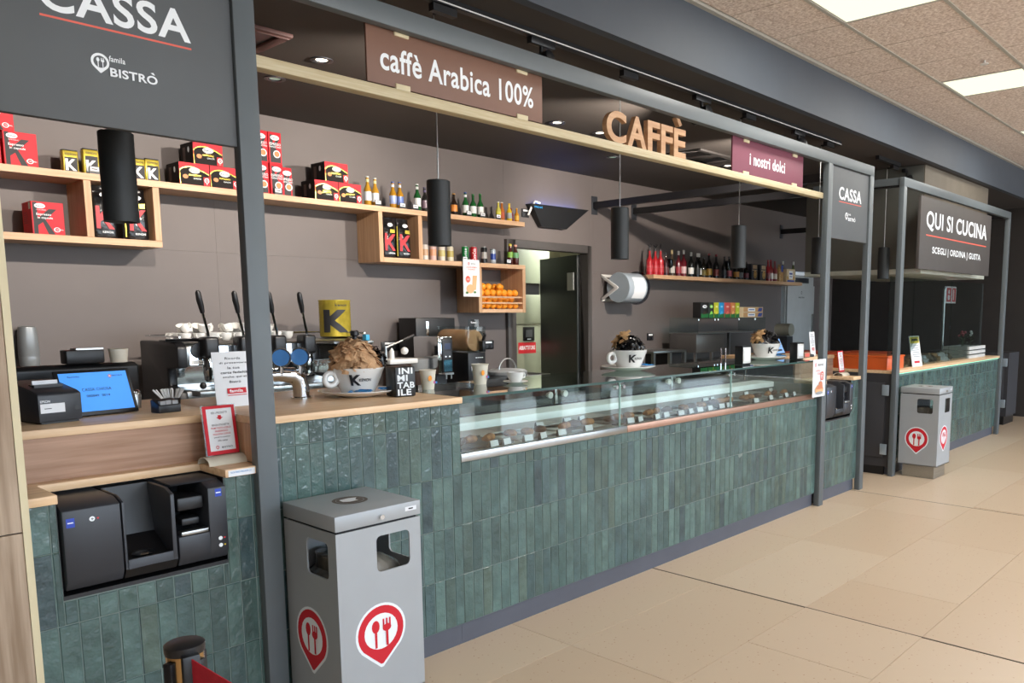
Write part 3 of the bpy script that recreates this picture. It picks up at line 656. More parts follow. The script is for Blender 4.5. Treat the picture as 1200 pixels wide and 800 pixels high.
# ================================================================== WALL SHELVES
t = thing('wall_shelf', 'long stepped oak wall shelf with open boxes across the left back wall', 'shelf', (0.3, 5.78, 1.5))
def sb(n, x0, x1, z0, z1, m, y0=0, y1=.318): part(n, MB().box(x0-.3, x1-.3, y0, y1, z0-1.5, z1-1.5), m, t, bevel=.0015, seg=1)
sb('shelf_board', .3, 5.495, 2.355, 2.397, M_woodX)
sb('shelf_board', .3, 2.21, 1.968, 2.010, M_woodX); sb('divider', 1.776, 1.816, 2.011, 2.354, M_woodZ); sb('divider', 2.17, 2.21, 2.011, 2.354, M_woodZ); sb('divider', .9, .94, 2.011, 2.354, M_woodZ)
sb('divider', 3.868, 3.906, 1.951, 2.354, M_woodZ); sb('divider', 4.256, 4.297, 1.991, 2.354, M_woodZ); sb('shelf_board', 3.907, 5.495, 1.95, 1.99, M_woodX)
sb('divider', 4.905, 4.944, 1.535, 1.949, M_woodZ); sb('divider', 5.456, 5.495, 1.535, 1.949, M_woodZ); sb('shelf_board', 4.945, 5.455, 1.535, 1.57, M_woodX)
for z in (1.618, 1.672): sb('rail', 4.945, 5.455, z, z+.016, M_woodX, .004, .018)
t = thing('wall_shelf.001', 'single long oak wall shelf full of wine and liquor bottles', 'shelf', (7.53, 5.78, 1.925))
part('shelf_board', MB().box(0, 3.67, 0, .318, 0, .045), M_woodX, t, bevel=.0015, seg=1)

# ---- packaged coffee
def capsule_carton(x, y, z, label, nm='coffee_carton', rz=0):
    t = thing(nm, label, 'coffee box', (x, y, z), rz, 'red and black coffee cartons')
    part('carton', MB().box(0, .198, 0, .2, 0, .146), M_cartonb, t, bevel=.0015, seg=1)
    p = Print((0, 0, 0)).rect(.001, .001, .197, .145, M_redc)
    arc = [(.004+.19*k/16, .085+.036*math.sin(math.pi*(k/16)**.75)-.012*k/16) for k in range(17)]
    p.poly([(.004, .002)] + [(a, b+.006) for a, b in arc] + [(.194, .002)], M_gold).poly([(.008, .002)] + arc + [(.19, .002)], M_cartonb)
    p.ell(.1, .097, .036, .02, M_letter).ring(.1, .097, .033, .0175, .1, M_ink).text('Kenon', .1, .097, .016, M_ink, w=.05)
    p.text('ESPRESSO', .1, .064, .012, M_gold, w=.075).text('CIALDA', .115, .045, .01, M_letter, w=.05).ell(.038, .052, .017, .014, mat('orange_cup', '#d8854a')).rect(.155, .003, .195, .06, M_redc).ring(.176, .037, .016, .017, .3, M_letter).text('50', .176, .037, .01, M_letter).text('pz', .176, .012, .008, M_letter)
    p.build(t, 'print'); Print((0, .1, .07), 'L').ell(.03, .03, .014, .02, M_letter).rect(-.06, -.04, -.02, .05, mat('brown_print', '#4a3126')).build(t, 'side_print')
    return t
capsule_carton(2.348, 5.79, 2.3972, 'coffee carton at bottom left of the pile behind the big grey post'); capsule_carton(2.549, 5.79, 2.3972, 'coffee carton at bottom right of the pile beside the big grey post'); capsule_carton(2.45, 5.80, 2.5435, 'coffee carton on top of the pile left of the big grey post')
capsule_carton(3.325, 5.79, 2.3972, 'coffee carton at bottom left of the pile left of the beer bottles'); capsule_carton(3.526, 5.79, 2.3972, 'coffee carton at bottom right of the pile next to the beer bottles'); capsule_carton(3.42, 5.80, 2.5435, 'coffee carton on top of the pile left of the beer bottles')
def red_carton(x, y, z, label, rz=0):
    t = thing('capsule_carton', label, 'coffee box', (x, y, z), rz, 'red capsule cartons')
    part('carton', MB().box(0, .166, 0, .18, 0, .19), M_redc, t, bevel=.0015, seg=1)
    p = Print((0, 0, 0)).poly([(.008, .0), (.008, .185), (.03, .185), (.03, .09), (.09, .15), (.13, .15), (.07, .085), (.115, .002), (.08, .002), (.055, .07), (.03, .05), (.03, .0)], M_ink)
    p.ell(.045, .165, .028, .015, M_letter).text('Kenon', .045, .165, .012, M_ink, w=.04).text('Espresso', .062, .115, .018, M_letter, w=.075).text('in capsula', .068, .095, .016, M_letter, w=.078).ring(.125, .03, .017, .014, .25, M_letter).text('COMPATIBILI', .135, .03, .006, M_letter, w=.045).text('NATURALMENTE', .05, .142, .005, M_letter, w=.05)
    p.build(t, 'print'); pp = Print((0, .09, .095), 'L').rect(.045, .05, .08, .088, M_letter)
    for k in range(6): pp.rect(-.06, .03-.012*k, .01+.008*(k % 3), .033-.012*k, mat('dark_red', '#7c1a22'))
    pp.build(t, 'side_print'); return t
red_carton(1.387, 5.79, 2.3972, 'red coffee capsule carton at the left end of the upper shelf'); red_carton(1.283, 5.795, 2.5876, 'red coffee capsule carton stacked on another, cut by the left edge'); red_carton(1.495, 5.79, 2.0102, 'red coffee capsule carton inside the lower left shelf box'); red_carton(1.21, 5.80, 2.3972, 'red coffee capsule carton mostly behind the pillar on the upper shelf')
def tall_pack(x, y, z, label, w=.098, h=.225):
    t = thing('coffee_pack', label, 'coffee pack', (x, y, z), 0, 'tall red ground coffee packs')
    part('pack', MB().box(0, w, 0, .06, 0, h), M_redc, t, bevel=.003)
    Print((0, 0, 0)).poly([(.012, .01), (.012, h-.02), (.034, h-.02), (.034, .14), (.07, .18), (w-.012, .18), (.05, .12), (w-.01, .05), (w-.01, .01)], M_ink).ell(w/2, h-.04, .034, .018, M_letter).text('Kenon', w/2, h-.04, .014, M_ink, w=.05).text('ESPRESSO', w/2, h-.085, .018, M_letter, w=.085).text('NAPOLETANO', w/2, h-.105, .012, M_letter, w=.085).ell(w/2+.01, .07, .027, .027, M_letter).ell(w/2+.01, .07, .02, .02, mat('orange_cup', '#d8854a')).build(t, 'print'); return t
tall_pack(2.995, 5.82, 2.3972, 'tall red coffee pack at the lower front of the pile right of the big post'); tall_pack(3.096, 5.84, 2.3972, 'tall red coffee pack standing lower right of the pile beside the post', w=.075, h=.21); tall_pack(2.89, 5.83, 2.3972, 'tall red coffee pack partly hidden behind the right edge of the big post')
tall_pack(3.0, 5.835, 2.6226, 'tall red coffee pack at the upper right of the pile beside the post'); tall_pack(2.9, 5.84, 2.6226, 'tall red coffee pack at the upper left of the pile beside the post')
def gold_tin(x, y, label, w=.086, h=.135, nm='gold_tin', z=2.3972):
    t = thing(nm, label, 'tin', (x, y, z), 0, 'gold coffee tins')
    part('tin', MB().prism([(0, 0), (w, 0), (w, .06), (0, .06)], 0, h, 'Z'), M_gold, t, bevel=.008); part('lid', MB().box(.003, w-.003, .003, .057, h, h+.006), M_black, t, bevel=.002)
    Print((0, 0, 0)).rect(.008, .004, w-.008, h-.04, M_ink).text('K', w/2, .05, .07, M_letter, w=w*.7, bold=.06).text('KENON', w/2, h-.022, .012, M_ink, w=w*.7).build(t, 'print'); return t
gold_tin(1.70, 5.86, 'gold coffee tin at the left end of the gold row'); gold_tin(1.80, 5.82, 'gold coffee tin standing in front of the others', h=.15); gold_tin(1.885, 5.83, 'gold coffee tin just left of the largest pendant'); gold_tin(2.075, 5.84, 'gold coffee tin just right of the largest pendant'); gold_tin(2.157, 5.83, 'gold coffee tin at the right end of the gold row', h=.14); gold_tin(1.965, 5.87, 'gold coffee tin hidden behind the largest pendant')
def loft(levels, n=20, ex=.45):
    b = MB(); vs = []
    for z, a, d, cx in levels:
        for k in range(n):
            q = 2*math.pi*k/n; c, s = math.cos(q), math.sin(q)
            vs.append((cx+a*math.copysign(abs(c)**ex, c), d*math.copysign(abs(s)**ex, s), z))
    m = len(levels); fs = [(i*n+k, i*n+(k+1) % n, (i+1)*n+(k+1) % n, (i+1)*n+k) for i in range(m-1) for k in range(n)] + [tuple(range(n-1, -1, -1)), tuple(range((m-1)*n, m*n))]
    return b.add(vs, fs)
def coffee_bag(x, y, z, label, h=.33, w=.07):
    t = thing('coffee_bag', label, 'coffee bag', (x, y, z), 0, 'shiny coffee bean bags')
    part('bag', loft([(0, w*.9, .035, 0), (.02, w, .042, 0), (h*.5, w*.97, .045, 0), (h*.72, w*.9, .036, .002), (h*.86, w*.88, .016, 0), (h*.93, w*.9, .006, 0), (h, w*.9, .004, 0)]), M_foil, t)
    part('seam', MB().box(-w-.003, -w+.004, -.03, -.02, .02, h*.8), M_gold, t, label='gold side edge')
    y0 = -.0475
    Print((0, y0, 0)).poly([(-.052, .06), (-.052, .20), (-.03, .20), (-.03, .15), (.02, .195), (.05, .195), (.0, .13), (.05, .06), (.02, .06), (-.015, .115), (-.03, .10), (-.03, .06)], M_red).rect(.0, .205, .045, .235, M_gold).ell(0, .27, .025, .015, M_letter).text('KENON', .01, .04, .014, M_letter, w=.06).build(t, 'print'); return t
coffee_bag(1.90, 5.88, 2.0102, 'black and red coffee bean bag left of the pendant in the left shelf box'); coffee_bag(2.09, 5.88, 2.0102, 'black and red coffee bean bag right of the pendant in the left shelf box')
coffee_bag(4.01, 5.88, 1.9902, 'black and red coffee bean bag at left in the middle shelf box', w=.062); coffee_bag(4.15, 5.87, 1.9902, 'black and red coffee bean bag at right in the middle shelf box', w=.066)

# ---- bottles and cans
BM = {}
def bmat(c, rough=.12): return mat('bottle_'+c, c, rough, var=.05, coat=.4)
def bottle(x, y, z, h, r, glass_c, cap_c, lab_c, label, group, lab=(.18, .48), neck=.40, lab2=None, fill=None, nm='bottle', cap_h=.05, cat='bottle'):
    key = (h, r, glass_c, cap_c, lab_c, lab, neck, lab2, fill, cap_h)
    if key not in BM:
        nr = r*neck
        pf = [(r*.9, 0), (r, .004), (r, h*.52), (r*.94, h*.57), (nr*1.25, h*.70), (nr, h*.76), (nr, h*.985), (nr*.8, h*.985)]
        a = MB().lathe(pf, 14).mesh('body', bmat(glass_c))
        c = MB().lathe([(nr*1.12, h*(1-cap_h)), (nr*1.15, h*.998), (nr*.8, h*1.0)], 12, cap0=False).mesh('cap', bmat(cap_c, .3))
        L = [a, c]
        if lab_c: L.append(MB().lathe([(r*1.015, h*lab[0]), (r*1.015, h*lab[1])], 14, cap0=False, cap1=False).mesh('label_band', bmat(lab_c, .6)))
        if lab2: L.append(MB().lathe([(nr*1.08, h*.80), (nr*1.08, h*.90)], 12, cap0=False, cap1=False).mesh('neck_label', bmat(lab2, .5)))
        if fill: L.append(MB().lathe([(r*.55, h*.22), (r*1.03, h*.30), (r*.55, h*.38)], 14, cap0=False, cap1=False).mesh('emblem', bmat(fill, .5)))
        BM[key] = L
    t = thing(nm, label, cat, (x, y, z), random.uniform(0, 6), group)
    for n, me in zip(('body', 'cap', 'label_band', 'neck_label', 'emblem'), BM[key]):
        link(me.name.split('.')[0], me, t)
    return t
ZS = 2.3972; GB = 'bottles on the upper left shelf'
for i, (x, h, gc, cc, lc, l2, lb) in enumerate([
    (3.835, .238, '#b98a2c', '#c9ccc8', '#d8dcdf', '#e2d9a0', 'clear golden beer bottle with silver label, next to the coffee cartons'),
    (3.925, .238, '#b98a2c', '#c9ccc8', '#d8dcdf', '#e2d9a0', 'clear golden beer bottle with silver label, second from the cartons'),
    (4.075, .222, '#b07f22', '#3a55a0', '#8fa0cf', '#dfe3ee', 'golden beer bottle with blue neck, left one of the blue capped pair'),
    (4.165, .232, '#b07f22', '#3a55a0', '#5d78bd', '#dfe3ee', 'golden beer bottle with blue neck, right one of the blue capped pair'),
    (4.32, .232, '#1d5a2a', '#d4d6d2', '#e6e7e3', '#e6e7e3', 'green beer bottle with white label just left of the pendant'),
    (4.42, .218, '#22201e', '#4b3f6a', '#7c6470', '#4b3f6a', 'dark brown beer bottle beside the pendant on the upper shelf'),
    (4.715, .195, '#2a1c14', '#c58a2a', '#e08a33', None, 'stubby dark bottle with an orange label just right of the pendant'),
    (4.87, .225, '#1f5c2c', '#2e4c9a', '#dfe3e0', '#e2e4ea', 'green beer bottle with blue and white neck, left of three green ones'),
    (4.935, .212, '#1f5c2c', '#2f7a3a', '#dfe3e0', None, 'green beer bottle in the middle of three green ones'),
    (5.045, .230, '#1f5c2c', '#2f7a3a', '#e4e6e2', None, 'green beer bottle with white label, right of three green ones'),
    (5.24, .175, '#c9bd5a', '#d8dad6', '#d8d24a', None, 'small pale yellow soft drink bottle, leftmost of the small five'),
    (5.312, .18, '#b5662a', '#e2dcd4', '#b5481f', None, 'small amber aperitif bottle, second of the small five'),
    (5.378, .173, '#d9b92d', '#d9a72a', '#9aa0a0', '#e2c730', 'small yellow drink bottle, third of the small five'),
    (5.432, .135, '#7e2330', '#8e2a34', '#6c1c28', None, 'small dark red juice bottle, fourth of the small five'),
    (5.475, .137, '#cf8a1f', '#d9a72a', '#e0a82a', None, 'small orange juice bottle at the right end of the upper shelf')]):
    bottle(x, 5.90 if i % 2 else 5.87, ZS, h, .03 if h > .19 else (.026 if h > .15 else .022), gc, cc, lc, lb, GB, lab2=l2)
def can(x, h, r, c1, c2, label, txt=None, tc=None, y=5.88, z=1.9902):
    t = thing('drink_can', label, 'can', (x, y, z), 0, 'drink cans on the lower shelf')
    part('can_body', MB().lathe([(r*.82, 0), (r, .006), (r, h-.010), (r*.84, h-.002), (r*.8, h-.004)], 18), bmat(c1, .28), t); part('can_top', MB().lathe([(r*.86, h-.003), (r*.86, h), (r*.8, h), (r*.78, h-.003)], 18, cap0=False), M_steel, t)
    part('print_band', MB().lathe([(r*1.01, h*.3), (r*1.01, h*.7)], 18, cap0=False, cap1=False), bmat(c2, .4), t)
    if txt: # lettering wraps the front of the can, reading upwards
        L = h*.75; H = r*1.1
        mb = wrap(txt, .02, lambda u, v: (r*1.03*math.sin((v-.5)*-H/r-.45), -r*1.03*math.cos((v-.5)*-H/r-.45), h*.12+u*L), 4, 6)
        part('lettering', mb, tc or M_letter, t)
can(4.39, .135, .029, '#d6cfc4', '#c9a07a', 'pale fruit drink can partly hidden by the shelf divider'); can(4.475, .14, .031, '#d9b3a8', '#e0a27a', 'pinkish fruit drink can, second on the lower shelf'); can(4.57, .135, .031, '#ddd5c4', '#cfc27a', 'cream fruit drink can below the pendant'); can(4.665, .135, .031, '#d8cfb4', '#b8a24a', 'cream fruit drink can with green leaf print right of the pendant')
can(4.835, .145, .031, '#15803c', '#128040', 'green lemonade can on the lower shelf', 'Sprite'); can(4.928, .147, .031, '#c9202c', '#c9202c', 'red cola can on the lower shelf', 'Coca-Cola', y=5.87); can(4.966, .145, .029, '#d9763a', '#3a55a0', 'orange and blue can half behind the red cola can', y=5.93)
can(5.06, .15, .03, '#1c1c1e', '#a8a49a', 'tall black coffee drink can on the lower shelf'); can(5.172, .137, .026, '#b8c2cc', '#1f3f9a', 'slim blue and silver energy drink can')
bottle(5.39, 5.88, 1.9902, .2, .03, '#4a1f1a', '#d9c92f', '#7fae3a', 'iced tea bottle with yellow cap on top of the orange crate', 'iced tea bottles', lab=(.36, .62), neck=.5, cap_h=.1); bottle(5.462, 5.88, 1.9902, .197, .03, '#4a1f1a', '#e0a48c', '#6aa56a', 'iced tea bottle with pink cap on top of the orange crate', 'iced tea bottles', lab=(.36, .62), neck=.5, cap_h=.1)
# shelf edge price labels
k = 0
for x, z in ((3.885, ZS), (4.12, ZS), (4.25, ZS), (4.42+.05, ZS), (4.83, ZS), (4.99, ZS), (5.18, ZS), (4.77, 1.9902), (5.30, 1.9902), (1.85, ZS), (3.04, ZS)):
    t = thing('shelf_label', f'{ordn(k)} small black and white price label along the left wall shelves', 'price label', (x, 5.80, z), 0, 'price labels on the wall shelf'); k += 1
    part('holder', MB().box(-.028, .028, 0, .006, 0, .048), M_black, t); Print((0, 0, 0)).rect(-.024, .018, .024, .044, M_paper).rect(-.016, .028, .016, .034, M_ink).build(t, 'card')
# oranges in the wall box
M_or = mat('orange_peel', '#fbac34', .45, c2='#f2951f', vscale=20, bump=.25, bscale=180); OM = MB().ball((0, 0, .034), .034, 14, 9, (1, 1, .97)).mesh('orange', M_or); OS = MB().lathe([(.004, .0655), (.003, .0685)], 6).mesh('stem', mat('stem_green', '#5d6b2a'))
k = 0
for j, zz in enumerate((1.5702, 1.628, 1.686, 1.742)):
    for r_, yy in enumerate((5.845, 5.915, 5.99)):
        n = 7 if j % 2 == 0 else 6
        if j == 3: n = 5 if r_ else 4
        if r_ == 2 and j < 2: continue
        for i in range(n):
            x = 4.985+.0705*i+(.034 if j % 2 else 0)+random.uniform(-.003, .003)
            if j == 3 and i == 2: continue
            t = thing('orange', f'orange in the wall box, {["bottom", "second", "third", "topmost"][j]} layer, {["front", "middle", "back"][r_]} row, {ordn(i)} from the left', 'orange', (x, yy+(.02 if j % 2 else 0), zz+random.uniform(-.001, .002)), random.uniform(0, 6), 'oranges in the wall box')
            link('fruit', OM, t); link('stem', OS, t); k += 1
# flyer hanging on the crate side
t = thing('juice_flyer', 'white flyer with an orange juice picture hanging at the orange crate', 'flyer', (4.81, 5.765, 1.68))
part('sheet', MB().box(-.095, .095, 0, .002, 0, .33), M_paper, t); M_orp = mat('orange_print', '#eab684', .6)
Print((0, 0, 0)).pin(-.03, .295, .012, M_red, M_red, M_paper, False).text('BISTRÒ', .02, .295, .012, M_ink, w=.05).text('LA NOSTRA SPREMUTA', 0, .262, .012, M_redline, w=.13).text('DI ARANCIA', 0, .243, .011, M_redline, w=.08).ell(-.045, .155, .027, .03, M_redline).text('2 €', -.045, .155, .016, M_letter).poly([(.0, .06), (.045, .06), (.06, .19), (.01, .19)], M_orp).ell(-.02, .07, .045, .04, M_orp).ell(-.06, .035, .016, .01, mat('leaf_print', '#4f7a3a')).ell(.03, .04, .016, .01, MATS['leaf_print']).build(t, 'print')

# ---- wine and liquor shelf
ZL = 1.9702; GL = 'bottles on the liquor shelf'
LQ = [(7.60, .30, '#b3222a', '#2a2422', '#c23038', .04, 'pour'), (7.70, .30, '#b3222a', '#2a2422', '#c23038', .04, 'pour'), (7.80, .31, '#b3222a', '#2a2422', '#c23038', .04, 'pour'),
      (7.905, .27, '#3a1a1c', '#1a1818', '#5a2a2a', .036, ''), (8.07, .315, '#4a3a2c', '#e0c48a', '#c9c2b8', .037, ''), (8.20, .31, '#5a1420', '#e6dfd6', '#a0303a', .038, ''), (8.285, .325, '#6a1522', '#e6dfd6', '#d8b8b8', .037, ''),
      (8.43, .305, '#141615', '#e4e4e0', '#e8e8e4', .038, ''), (8.57, .30, '#141615', '#e6e6e2', '#22241f', .037, ''), (8.655, .305, '#141a15', '#e6e6e2', '#e4e4df', .038, ''), (8.74, .26, '#2c2612', '#23201c', '#7a6a2a', .036, ''),
      (8.88, .315, '#1a1712', '#8e2a2e', '#d0a13c', .042, ''), (9.05, .31, '#151517', '#b8272f', '#a8483c', .038, ''), (9.20, .29, '#17171a', '#1b1b1d', '#3a3c40', .036, ''), (9.36, .30, '#1a1a1c', '#1d1b1c', '#c9606a', .04, ''),
      (9.52, .275, '#1a1716', '#1b1818', '#d8973f', .04, ''), (9.66, .26, '#1c1a1b', '#22201f', '#8a8c8e', .037, ''), (9.77, .25, '#17161a', '#1b1a1c', '#7a2733', .036, ''),
      (10.36, .30, '#8a1c24', '#96222a', '#7a1820', .037, ''), (10.47, .31, '#8a1c24', '#96222a', '#e0d6cf', .037, ''), (10.55, .29, '#7a1820', '#8a2028', '#d8cfc4', .036, ''), (10.90, .31, '#6a7446', '#e4e6e0', '#dfe0d0', .036, ''), (11.13, .31, '#76824e', '#e2e6da', '#d8dcc4', .037, '')]
for i, (x, h, gc, cc, lc, r, ex) in enumerate(LQ):
    col = {'#b3': 'red', '#3a': 'dark red', '#4a': 'pale', '#5a': 'wine red', '#6a': 'wine red', '#14': 'black', '#2c': 'olive', '#1a': 'black', '#15': 'black', '#17': 'black', '#1c': 'black', '#8a': 'bright red', '#7a': 'bright red', '#76': 'pale green'}[gc[:3]]
    if x > 10.85: col = 'pale green'
    b = bottle(x, 5.90 + (.05 if x == 10.9 else random.uniform(-.02, .02)), ZL, h, r, gc, cc, lc, f'{col} bottle, {ordn(i)} bottle from the left on the wine shelf', GL, lab=(.12, .38), cap_h=.16 if cc.startswith('#e') else .08, neck=.36, fill='#d8c07a' if i == 11 else ('#dccfc0' if ex else None))
    if ex: part('pourer', MB().tube([(0, 0, h), (0, 0, h+.03), (.03, 0, h+.045)], [.009, .007, .005], 8).tube([(0, 0, h+.005), (-.035, 0, h+.05), (-.01, 0, h+.06)], .005, 6), M_black, b)
def goblet(x, y, z, label, h=.2):
    t = thing('wine_glass', label, 'glass', (x, y, z), 0, 'wine glasses on the liquor shelf')
    part('bowl', MB().lathe([(.005, h*.45), (.03, h*.52), (.04, h*.7), (.036, h), (.034, h), (.038, h*.7), (.028, h*.54), (.003, h*.47)], 18, cap0=False, cap1=False), G_smoke, t); part('stem', MB().lathe([(.034, 0), (.034, .003), (.006, .008), (.004, h*.45)], 14), G_smoke, t)
goblet(7.975, 5.87, ZL, 'empty wine glass beside the red bottles'); goblet(8.005, 5.96, ZL, 'empty wine glass at the back beside the pale bottle'); goblet(9.2, 5.83, ZL, 'wine glass in front of the dark bottles mid shelf', .23)
def pasta_box(x, label):
    t = thing('pasta_box', label, 'pasta box', (x, 5.86, ZL), 0, 'dark pasta boxes')
    part('box', MB().box(0, .16, 0, .09, 0, .225), mat('navy_carton', '#23252e', .5), t, bevel=.002); Print((0, 0, 0)).rect(.03, .16, .14, .21, mat('tan_print', '#b39a7c')).ell(.095, .08, .042, .055, mat('pasta_print', '#c59a54')).ring(.095, .08, .03, .04, .35, mat('pasta_dark', '#8a6a34')).rect(.02, .132, .14, .146, MATS['tan_print']).build(t, 'print')
pasta_box(9.86, 'dark pasta box with an oval window, left one beside the pendant'); pasta_box(10.10, 'dark pasta box with an oval window, right one before the red bottles')
t = thing('pasta_bag', 'clear bag of pasta with a blue top label on the wine shelf', 'pasta bag', (10.68, 5.88, ZL)); part('bag', loft([(0, .06, .035, 0), (.03, .065, .04, 0), (.16, .06, .035, 0), (.21, .04, .01, 0), (.25, .045, .004, 0)]), mat('pasta_yellow', '#c9a066', .3, c2='#9a7440', vscale=40), t); Print((0, -.041, 0)).rect(-.03, .14, .035, .235, mat('label_blue', '#3a4f9a')).build(t, 'print')
t = thing('biscuit_box', 'cream and blue printed biscuit box near the right end of the wine shelf', 'biscuit box', (10.80, 5.83, ZL)); part('box', MB().box(0, .26, 0, .07, 0, .19), mat('cream_carton', '#d8c4a0', .6), t, bevel=.002); Print((0, 0, 0)).rect(.07, .05, .19, .165, M_letter).rect(.085, .11, .175, .135, MATS['label_blue']).rect(.09, .075, .17, .087, MATS['label_blue']).ell(.04, .06, .03, .03, MATS['pasta_print']).ell(.22, .06, .03, .03, MATS['pasta_print']).rect(.02, .004, .24, .03, MATS['label_blue']).build(t, 'print')

# ================================================================== WALL THINGS
t = thing('insect_lamp', 'black trapezoid insect lamp with blue glow on the wall above the doorway', 'wall lamp', (6.1, 6.1, 2.4))
part('casing', MB().add([(-.29, -.10, .225), (.56, -.10, .235), (.56, 0, .235), (-.29, 0, .225), (-.12, -.06, .01), (.25, -.06, .01), (.25, 0, .01), (-.12, 0, .01)], [(0, 4, 5, 1), (1, 5, 6, 2), (3, 7, 4, 0), (4, 7, 6, 5)]), M_black, t)
part('uv_tube', MB().tube([(-.2, -.05, .215), (.45, -.05, .222)], .012, 10), mat('uv_blue', '#3f7cff', .4, emit=14), t, label='glowing blue tube'); Print((-.2, -.0985, .18)).text('moel', .0, .02, .025, mat('blue_glow_print', '#2f9ad8', .4), w=.11).build(t, 'lettering')
def socket(x, z, label, w=.13, h=.085, y=6.1, red=False):
    t = thing('wall_socket', label, 'socket', (x, y, z), 0, 'black wall sockets')
    part('plate', MB().box(-w/2, w/2, -.012, 0, -h/2, h/2), M_black, t, bevel=.004); Print((0, -.012, 0)).rect(-w*.32, h*.18, w*.32, h*.40, M_letter).build(t, 'label_strip')
    for sx in (-.03, .03): part('outlet', MB().tube([(sx, -.011, -.012), (sx, -.017, -.012)], .018, 14), M_red if red else M_dgrey, t)
    return t
socket(4.15, 1.245, 'black double socket on the wall left of the brown sachet cup mound', .18); socket(4.42, 1.25, 'black double socket on the wall behind the lever press', .15); socket(5.28, 1.22, 'black double socket beside the granita machine', .13); socket(7.88, 1.235, 'black wall socket left of the red outlet one', .12); socket(8.48, 1.22, 'wall socket with red outlets right of the big cup', .12, red=True)
s = socket(5.80, 2.535, 'black socket high on the wall feeding the insect lamp', .10)
part('cable', MB().tube([(.02, -.03, -.02), (.04, -.06, .06), (.09, -.06, .12), (.16, -.06, .11)], .011, 8), M_white, s, label='white cable')
def arm(pa, pb, label, nm):
    t = thing(nm, label, 'beam', pa); v = Vector(pb)-Vector(pa)
    part('tube', MB().add([(sx*.025+w[0], w[1], sz*.035+w[2]) for w in ((0, 0, 0), tuple(v)) for sx, sz in ((-1, -1), (1, -1), (1, 1), (-1, 1))], [(0, 1, 2, 3), (7, 6, 5, 4), (0, 4, 5, 1), (1, 5, 6, 2), (2, 6, 7, 3), (3, 7, 4, 0)]), M_black, t)
    part('bracket', MB().box(-.05, .05, -.006, .0, -.1, .1), M_dgrey, t, bevel=.002)
arm((6.86, 6.098, 2.71), (6.68, 2.885, 2.70), 'black bracing tube from the wall to the frame left of the wine shelf', 'bracing_tube'); arm((7.56, 6.098, 2.71), (7.42, 2.885, 2.70), 'second black bracing tube above the wine shelf', 'bracing_tube.001'); arm((11.1, 6.098, 2.73), (10.85, 2.885, 2.70), 'short black bracing tube near the tall fridge', 'bracing_tube.002')
# industrial paper roll holder
t = thing('paper_roll_holder', 'white bracketed paper roll dispenser with clear drum on the wall', 'dispenser', (6.97, 6.098, 1.81))
brk = [(0, .15), (0, .118), (-.19, 0.0), (0, -.118), (0, -.15), (-.235, -.018), (-.25, 0), (-.235, .018)]
for xx in (0, .36): part('bracket_arm', MB().prism(brk, xx, xx+.014, 'X'), M_white, t, bevel=.002)
part('wall_plate', MB().box(.0, .374, -.012, -.001, .12, .15).box(.0, .374, -.012, -.001, -.15, -.12), M_white, t)
DR = lambda r, x0, x1: MB().lathe([(r*.3, x0), (r, x0), (r, x1), (r*.3, x1)], 28, cap0=False, cap1=False).move(ry=R(90)).move((0, -.24, 0))
part('paper_roll', DR(.125, .03, .34), mat('paper_roll', '#c5cdd2', .8), t); part('drum_disc', MB().lathe([(.165, .016), (.17, .03)], 28).move(ry=R(90)).move((0, -.24, 0)), mat('frosted_shell', '#a9b4bd', .3, var=.03), t); part('drum_disc', MB().lathe([(.19, .335), (.19, .354)], 28).move(ry=R(90)).move((0, -.24, 0)), G_smoke, t)
part('drum_shell', MB().lathe([(.165, .03), (.165, .34)], 28, cap0=False, cap1=False).move(ry=R(90)).move((0, -.24, 0)), mat('frosted_shell', '#a9b4bd', .3, var=.03), t)
part('sheet', MB().add([(a, -.24-.17*math.cos(q), .17*math.sin(q)) for a in (.10, .31) for q in (R(-45), R(-22), 0, R(22), R(42))], [(i, i+1, i+6, i+5) for i in range(4)]), M_paper, t, label='white paper end')
solo('soap_dispenser', loft([(0, .045, .045, 0), (.01, .052, .052, 0), (.06, .054, .055, 0), (.065, .053, .054, 0), (.07, .055, .056, 0), (.21, .05, .052, 0), (.245, .045, .046, 0), (.25, .03, .03, 0)], 24, .8), mat('grey_dispenser', '#8d9193', .35, metal=.3), 'grey rounded soap dispenser on the wall beside the wood pillar', 'dispenser', (1.48, 6.03, 1.21))
# back room seen through the door
t = thing('blast_chiller', 'grey green blast chiller cabinet with a red plate behind the doorway', 'fridge', (6.72, 7.3, 0)); M_gg = mat('grey_green_steel', '#8c917c', .45, var=.03)
part('cabinet', MB().box(0, .46, 0, .7, 0, 1.38), M_gg, t, bevel=.006); part('display', MB().box(.16, .35, -.012, 0, 1.185, 1.355), M_black, t, bevel=.003)
Print((0, -.012, 0)).rect(.2, 1.23, .31, 1.32, mat('screen_grey', '#4a4c4e')).text('----', .255, 1.205, .01, M_letter, w=.06).build(t, 'display_print'); Print((0, 0, 0)).rect(.08, 1.03, .38, 1.165, M_red).text('ABBATTITORE', .23, 1.10, .05, M_letter, w=.27, bold=.04).build(t, 'plate')
t = thing('wall_cupboard', 'grey green wall cupboard above the blast chiller', 'cupboard', (6.72, 7.3, 1.39)); part('body', MB().box(0, .66, 0, .5, 0, .36), M_gg, t, bevel=.004); part('door', MB().box(.0, .53, -.02, 0, .01, .35), M_gg, t, bevel=.003); part('top_unit', MB().box(0, .66, 0.02, .5, .50, 1.2), M_gg, t, bevel=.004); part('gap', MB().box(.0, .5, .05, .5, .36, .5), M_black, t)
